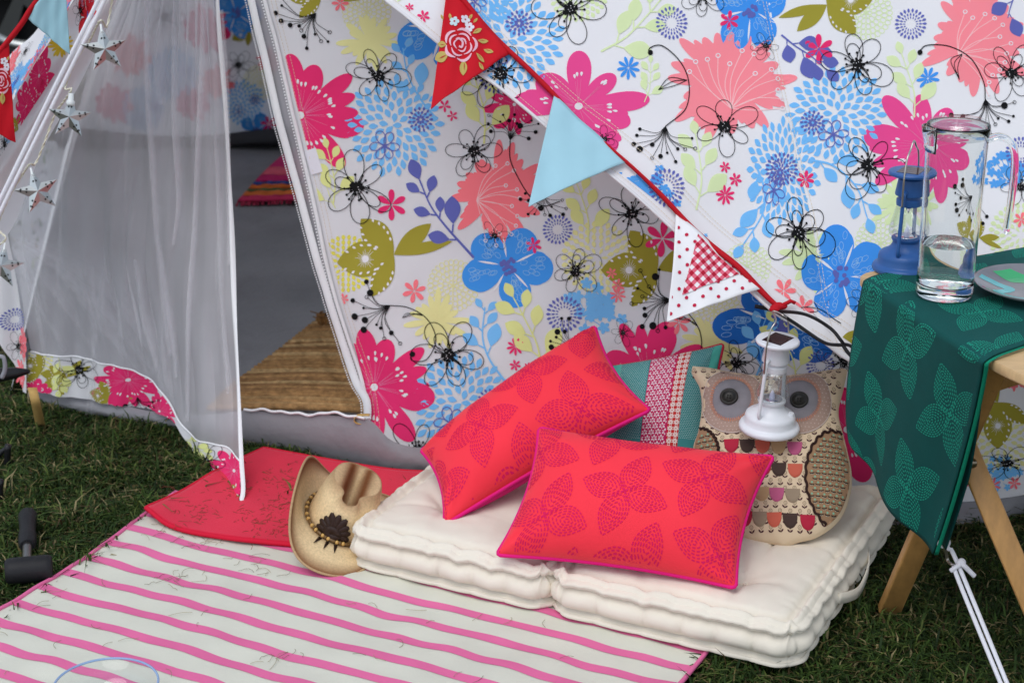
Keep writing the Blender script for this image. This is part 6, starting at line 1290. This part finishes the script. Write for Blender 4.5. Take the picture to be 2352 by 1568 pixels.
fl_.grid(np.array([[crown_pt(np.array(-.12 + q * .019 * math.cos(a) / .07), np.array(.02 + q * .016 * math.sin(a)), .005)for a in np.linspace(0, 2 * PI, 16)] for q in (.05, .6, 1)]))
for i in range(3): a = -.35 + i * .22; fl_.grid(np.array([[np.array([(ca_ + .006 + q * .028) * math.cos(a + s_ * .05 * (1 - q)), (cb_ + .006 + q * .028) * math.sin(a + s_ * .05 * (1 - q)), .006]) for s_ in (-1, 1)] for q in (0, .5, 1)]))
fl_.v = [v @ HF + HC_ for v in fl_.v]; fl_.build('leather_flower', mat('dark_leather', lin(50, 34, 28), .5, bump=(300, .5, .002)), HT_, solid=.0012)

# ------------------------------------------------------------------ mallet, bowl and the odds and ends at the left edge
M_RUB = mat('black_rubber', lin(34, 34, 36), .55, bump=(120, .3, .002), var=(20, .2)); h0, h1 = gz(13, 1312, .030), gz(120, 1302, .030); ax_ = unit(h1 - h0); cm = (h0 + h1) / 2
ML = thing('rubber_mallet', 'black rubber mallet lying on the grass by the striped mat', 'mallet', tuple(A(cm[0], cm[1], 0))); yv = unit(np.cross(A(0, 0, 1), ax_)); hl = np.linalg.norm(h1 - h0)
MB().lathe([(1e-4, 0), (.022, 0), (.025, .004), (.0262, .012), (.0262, hl - .012), (.025, hl - .004), (.022, hl), (1e-4, hl)], 40, h0, ax=np.stack([yv, np.cross(ax_, yv), ax_])).build('head', M_RUB, ML, auto=50)
g1 = gz(62, 1288, .03); g2 = gz(64, 1182, .022); hdv = unit(g2 - g1); hln = np.linalg.norm(g2 - g1); xv = unit(np.cross(A(0, 0, 1), hdv)); FR = np.stack([xv, np.cross(hdv, xv), hdv])
MB().lathe([(.0095, -.01), (.0095, .09)], 16, g1, ax=FR).build('shaft', mat('steel', lin(150, 146, 142), .3, metal=1), ML); MB().lathe([(1e-4, .075), (.014, .075), (.018, .085), (.0185, .12), (.0165, .15), (.0175, .19), (.0205, hln - .012), (.018, hln - .002), (1e-4, hln)], 24, g1, ax=FR).build('grip', M_RUB, ML, auto=50)
BB = gz(243, 1574, .068); bz = float(mat_z(BB[0], BB[1])) + .003; BB[2] = bz; BO = thing('clear_bowl', 'clear plastic bowl with a blue rim at the near edge of the mat', 'bowl', tuple(BB)); br_ = .088
MB().lathe([(1e-4, .003), (.05, .003), (.066, .008), (.08, .022), (br_, .05), (br_ + .002, .05), (.083, .022), (.068, .005), (.05, .0), (1e-4, 0)], 64, BB).build('bowl_wall', clear_mat('bowl_plastic', .035), BO)
MB().tube(BB + np.stack([br_ * np.cos(th), br_ * np.sin(th), np.full(120, .0505)], 1), .0021, 8, close=True).build('blue_rim', mat('blue_plastic', lin(150, 184, 224), .15, spec=.6, alpha=.75), BO)
M_PLB = mat('black_plastic', lin(24, 24, 26), .4, spec=.5); p0, p1 = gy(-60, 868, 3.62), gy(70, 852, 3.66); dv = unit(p1 - p0); ln_ = np.linalg.norm(p1 - p0); xv = unit(np.cross(A(0, 0, 1), dv))
pole = thing('pushchair', 'black handle and grey bar of a pushchair at the left edge', 'pushchair', tuple(gz(-120, 1010)))
MB().lathe([(1e-4, 0), (.014, 0), (.0155, ln_ * .5), (.012, ln_ * .75), (.005, ln_ * .97), (1e-4, ln_)], 20, p0, ax=np.stack([xv, np.cross(dv, xv), dv])).build('handle_grip', M_PLB, pole)
MB().tube(polyline([gy(-60, 822, 3.6), gy(0, 818, 3.6), gy(10, 828, 3.6), gy(11, 850, 3.6), gy(4, 868, 3.6)], 24), .005, 8).build('grey_bar', mat('grey_plastic', lin(150, 150, 156), .4), pole); MB().tube(polyline([gy(-40, 868, 3.62), gy(-30, 940, 3.6), gy(-60, 1030, 3.6)], 12), .012, 8).build('upright', M_PLB, pole)
for x, y, i, lb in ((16, 1068, 0, 'small black tent peg in the grass, nearest the corner of the tent'), (-2, 1150, 1, 'small black tent peg in the grass at the picture edge above the mallet')):
    q = gz(x, y, 0.0); T = thing('tent_peg', lb, 'tent peg', tuple(q)); MB().tube(polyline([q + A(0, 0, -.02), q + A(.004, 0, .03), q + A(.008, 0, .05)], 8), .008, 8).build('shank', M_PLB, T); MB().tube(polyline([q + A(.01, 0, .045), q + A(-.012, 0, .03), q + A(-.03, -.01, .004)], 10), .006, 8).build('hook', M_PLB, T)
# parked car beyond the tent: only its front wheel shows
cw = gy(62, 112, 8.6); cw[2] = max(.30, cw[2]); CAR = thing('parked_car', 'dark parked car with a silver alloy wheel behind the tent', 'car', (cw[0], cw[1], 0))
CX = np.stack([A(1, 0, 0), A(0, 0, 1), A(0, -1, 0)]); wr = 115 / FOC * np.linalg.norm(cw - EYE) ; tr_ = wr * 1.42
MB().lathe([(wr * .96, -.02), (wr * 1.0, .02), (wr * 1.1, .05), (tr_ * .97, .035), (tr_, 0), (tr_, -.16)], 64, cw, ax=CX).build('tyre', mat('tyre_rubber', lin(24, 24, 25), .8), CAR)
wh = MB().lathe([(wr * .88, .0), (wr * .92, .022), (wr * 1.0, .03), (wr * 1.02, .01)], 64, cw, ax=CX).build('wheel_rim', mat('alloy', lin(176, 180, 180), .3, metal=.7), CAR)
for i in range(5):
    a = 2 * PI * i / 5 + .5; d_ = A(math.cos(a), math.sin(a)); e_ = A(-d_[1], d_[0]); V = [cw + (np.r_[d_ * q * wr + e_ * s_ * w_ * wr, z]) @ CX for q, w_, z in ((.08, .1, .02), (.9, .17, .005)) for s_ in (-1, 1)] + [cw + (np.r_[d_ * q * wr + e_ * s_ * w_ * wr, z - .03]) @ CX for q, w_, z in ((.08, .1, .02), (.9, .17, .005)) for s_ in (-1, 1)]
    MB().add(V, [(0, 1, 3, 2), (4, 6, 7, 5), (0, 2, 6, 4), (1, 5, 7, 3)]).build('spoke', mat('alloy_dark', lin(90, 92, 92), .4, metal=.6), wh, smooth=False)
MB().lathe([(1e-3, -.05), (wr * .9, -.05)], 40, cw, ax=CX).build('brake_disc', mat('wheel_dark', lin(16, 16, 17), .7), CAR)
M_CAR = mat('dark_paint', lin(20, 21, 24), .25, spec=.6, coat=.5); prof = [(-1.0, .25), (-1.0, .62), (-.2, .78), (.6, 1.35), (2.2, 1.42), (3.0, .9), (3.3, .85), (3.3, .25), (1.2, .22)]; prof = [(-3.3 + .6 - x + 1.6, z) for x, z in [(-q[0] - 1.2, q[1]) for q in prof]]
pf = np.array([(cw[0] + .9, .28), (cw[0] + .9, .75), (cw[0] + .2, .95), (cw[0] - .9, 1.05), (cw[0] - 1.6, 1.5), (cw[0] - 3.0, 1.5), (cw[0] - 3.7, 1.0), (cw[0] - 3.8, .4), (cw[0] - 3.0, .26), (cw[0] - .5, .26), (cw[0] - .38, .62), (cw[0] + .38, .62), (cw[0] + .45, .28)]); n_ = len(pf); cb = MB(); cb.grid(np.array([[A(x, y_, z) for x, z in pf] for y_ in (cw[1] + .05, cw[1] + 1.6)]), closeu=True)
ts = tessellate_polygon([[Vector((x, z, 0)) for x, z in pf]]); cb.f += [tuple(q) for q in ts] + [tuple(i + n_ for i in q) for q in ts]; cb.build('body', M_CAR, CAR, smooth=False)
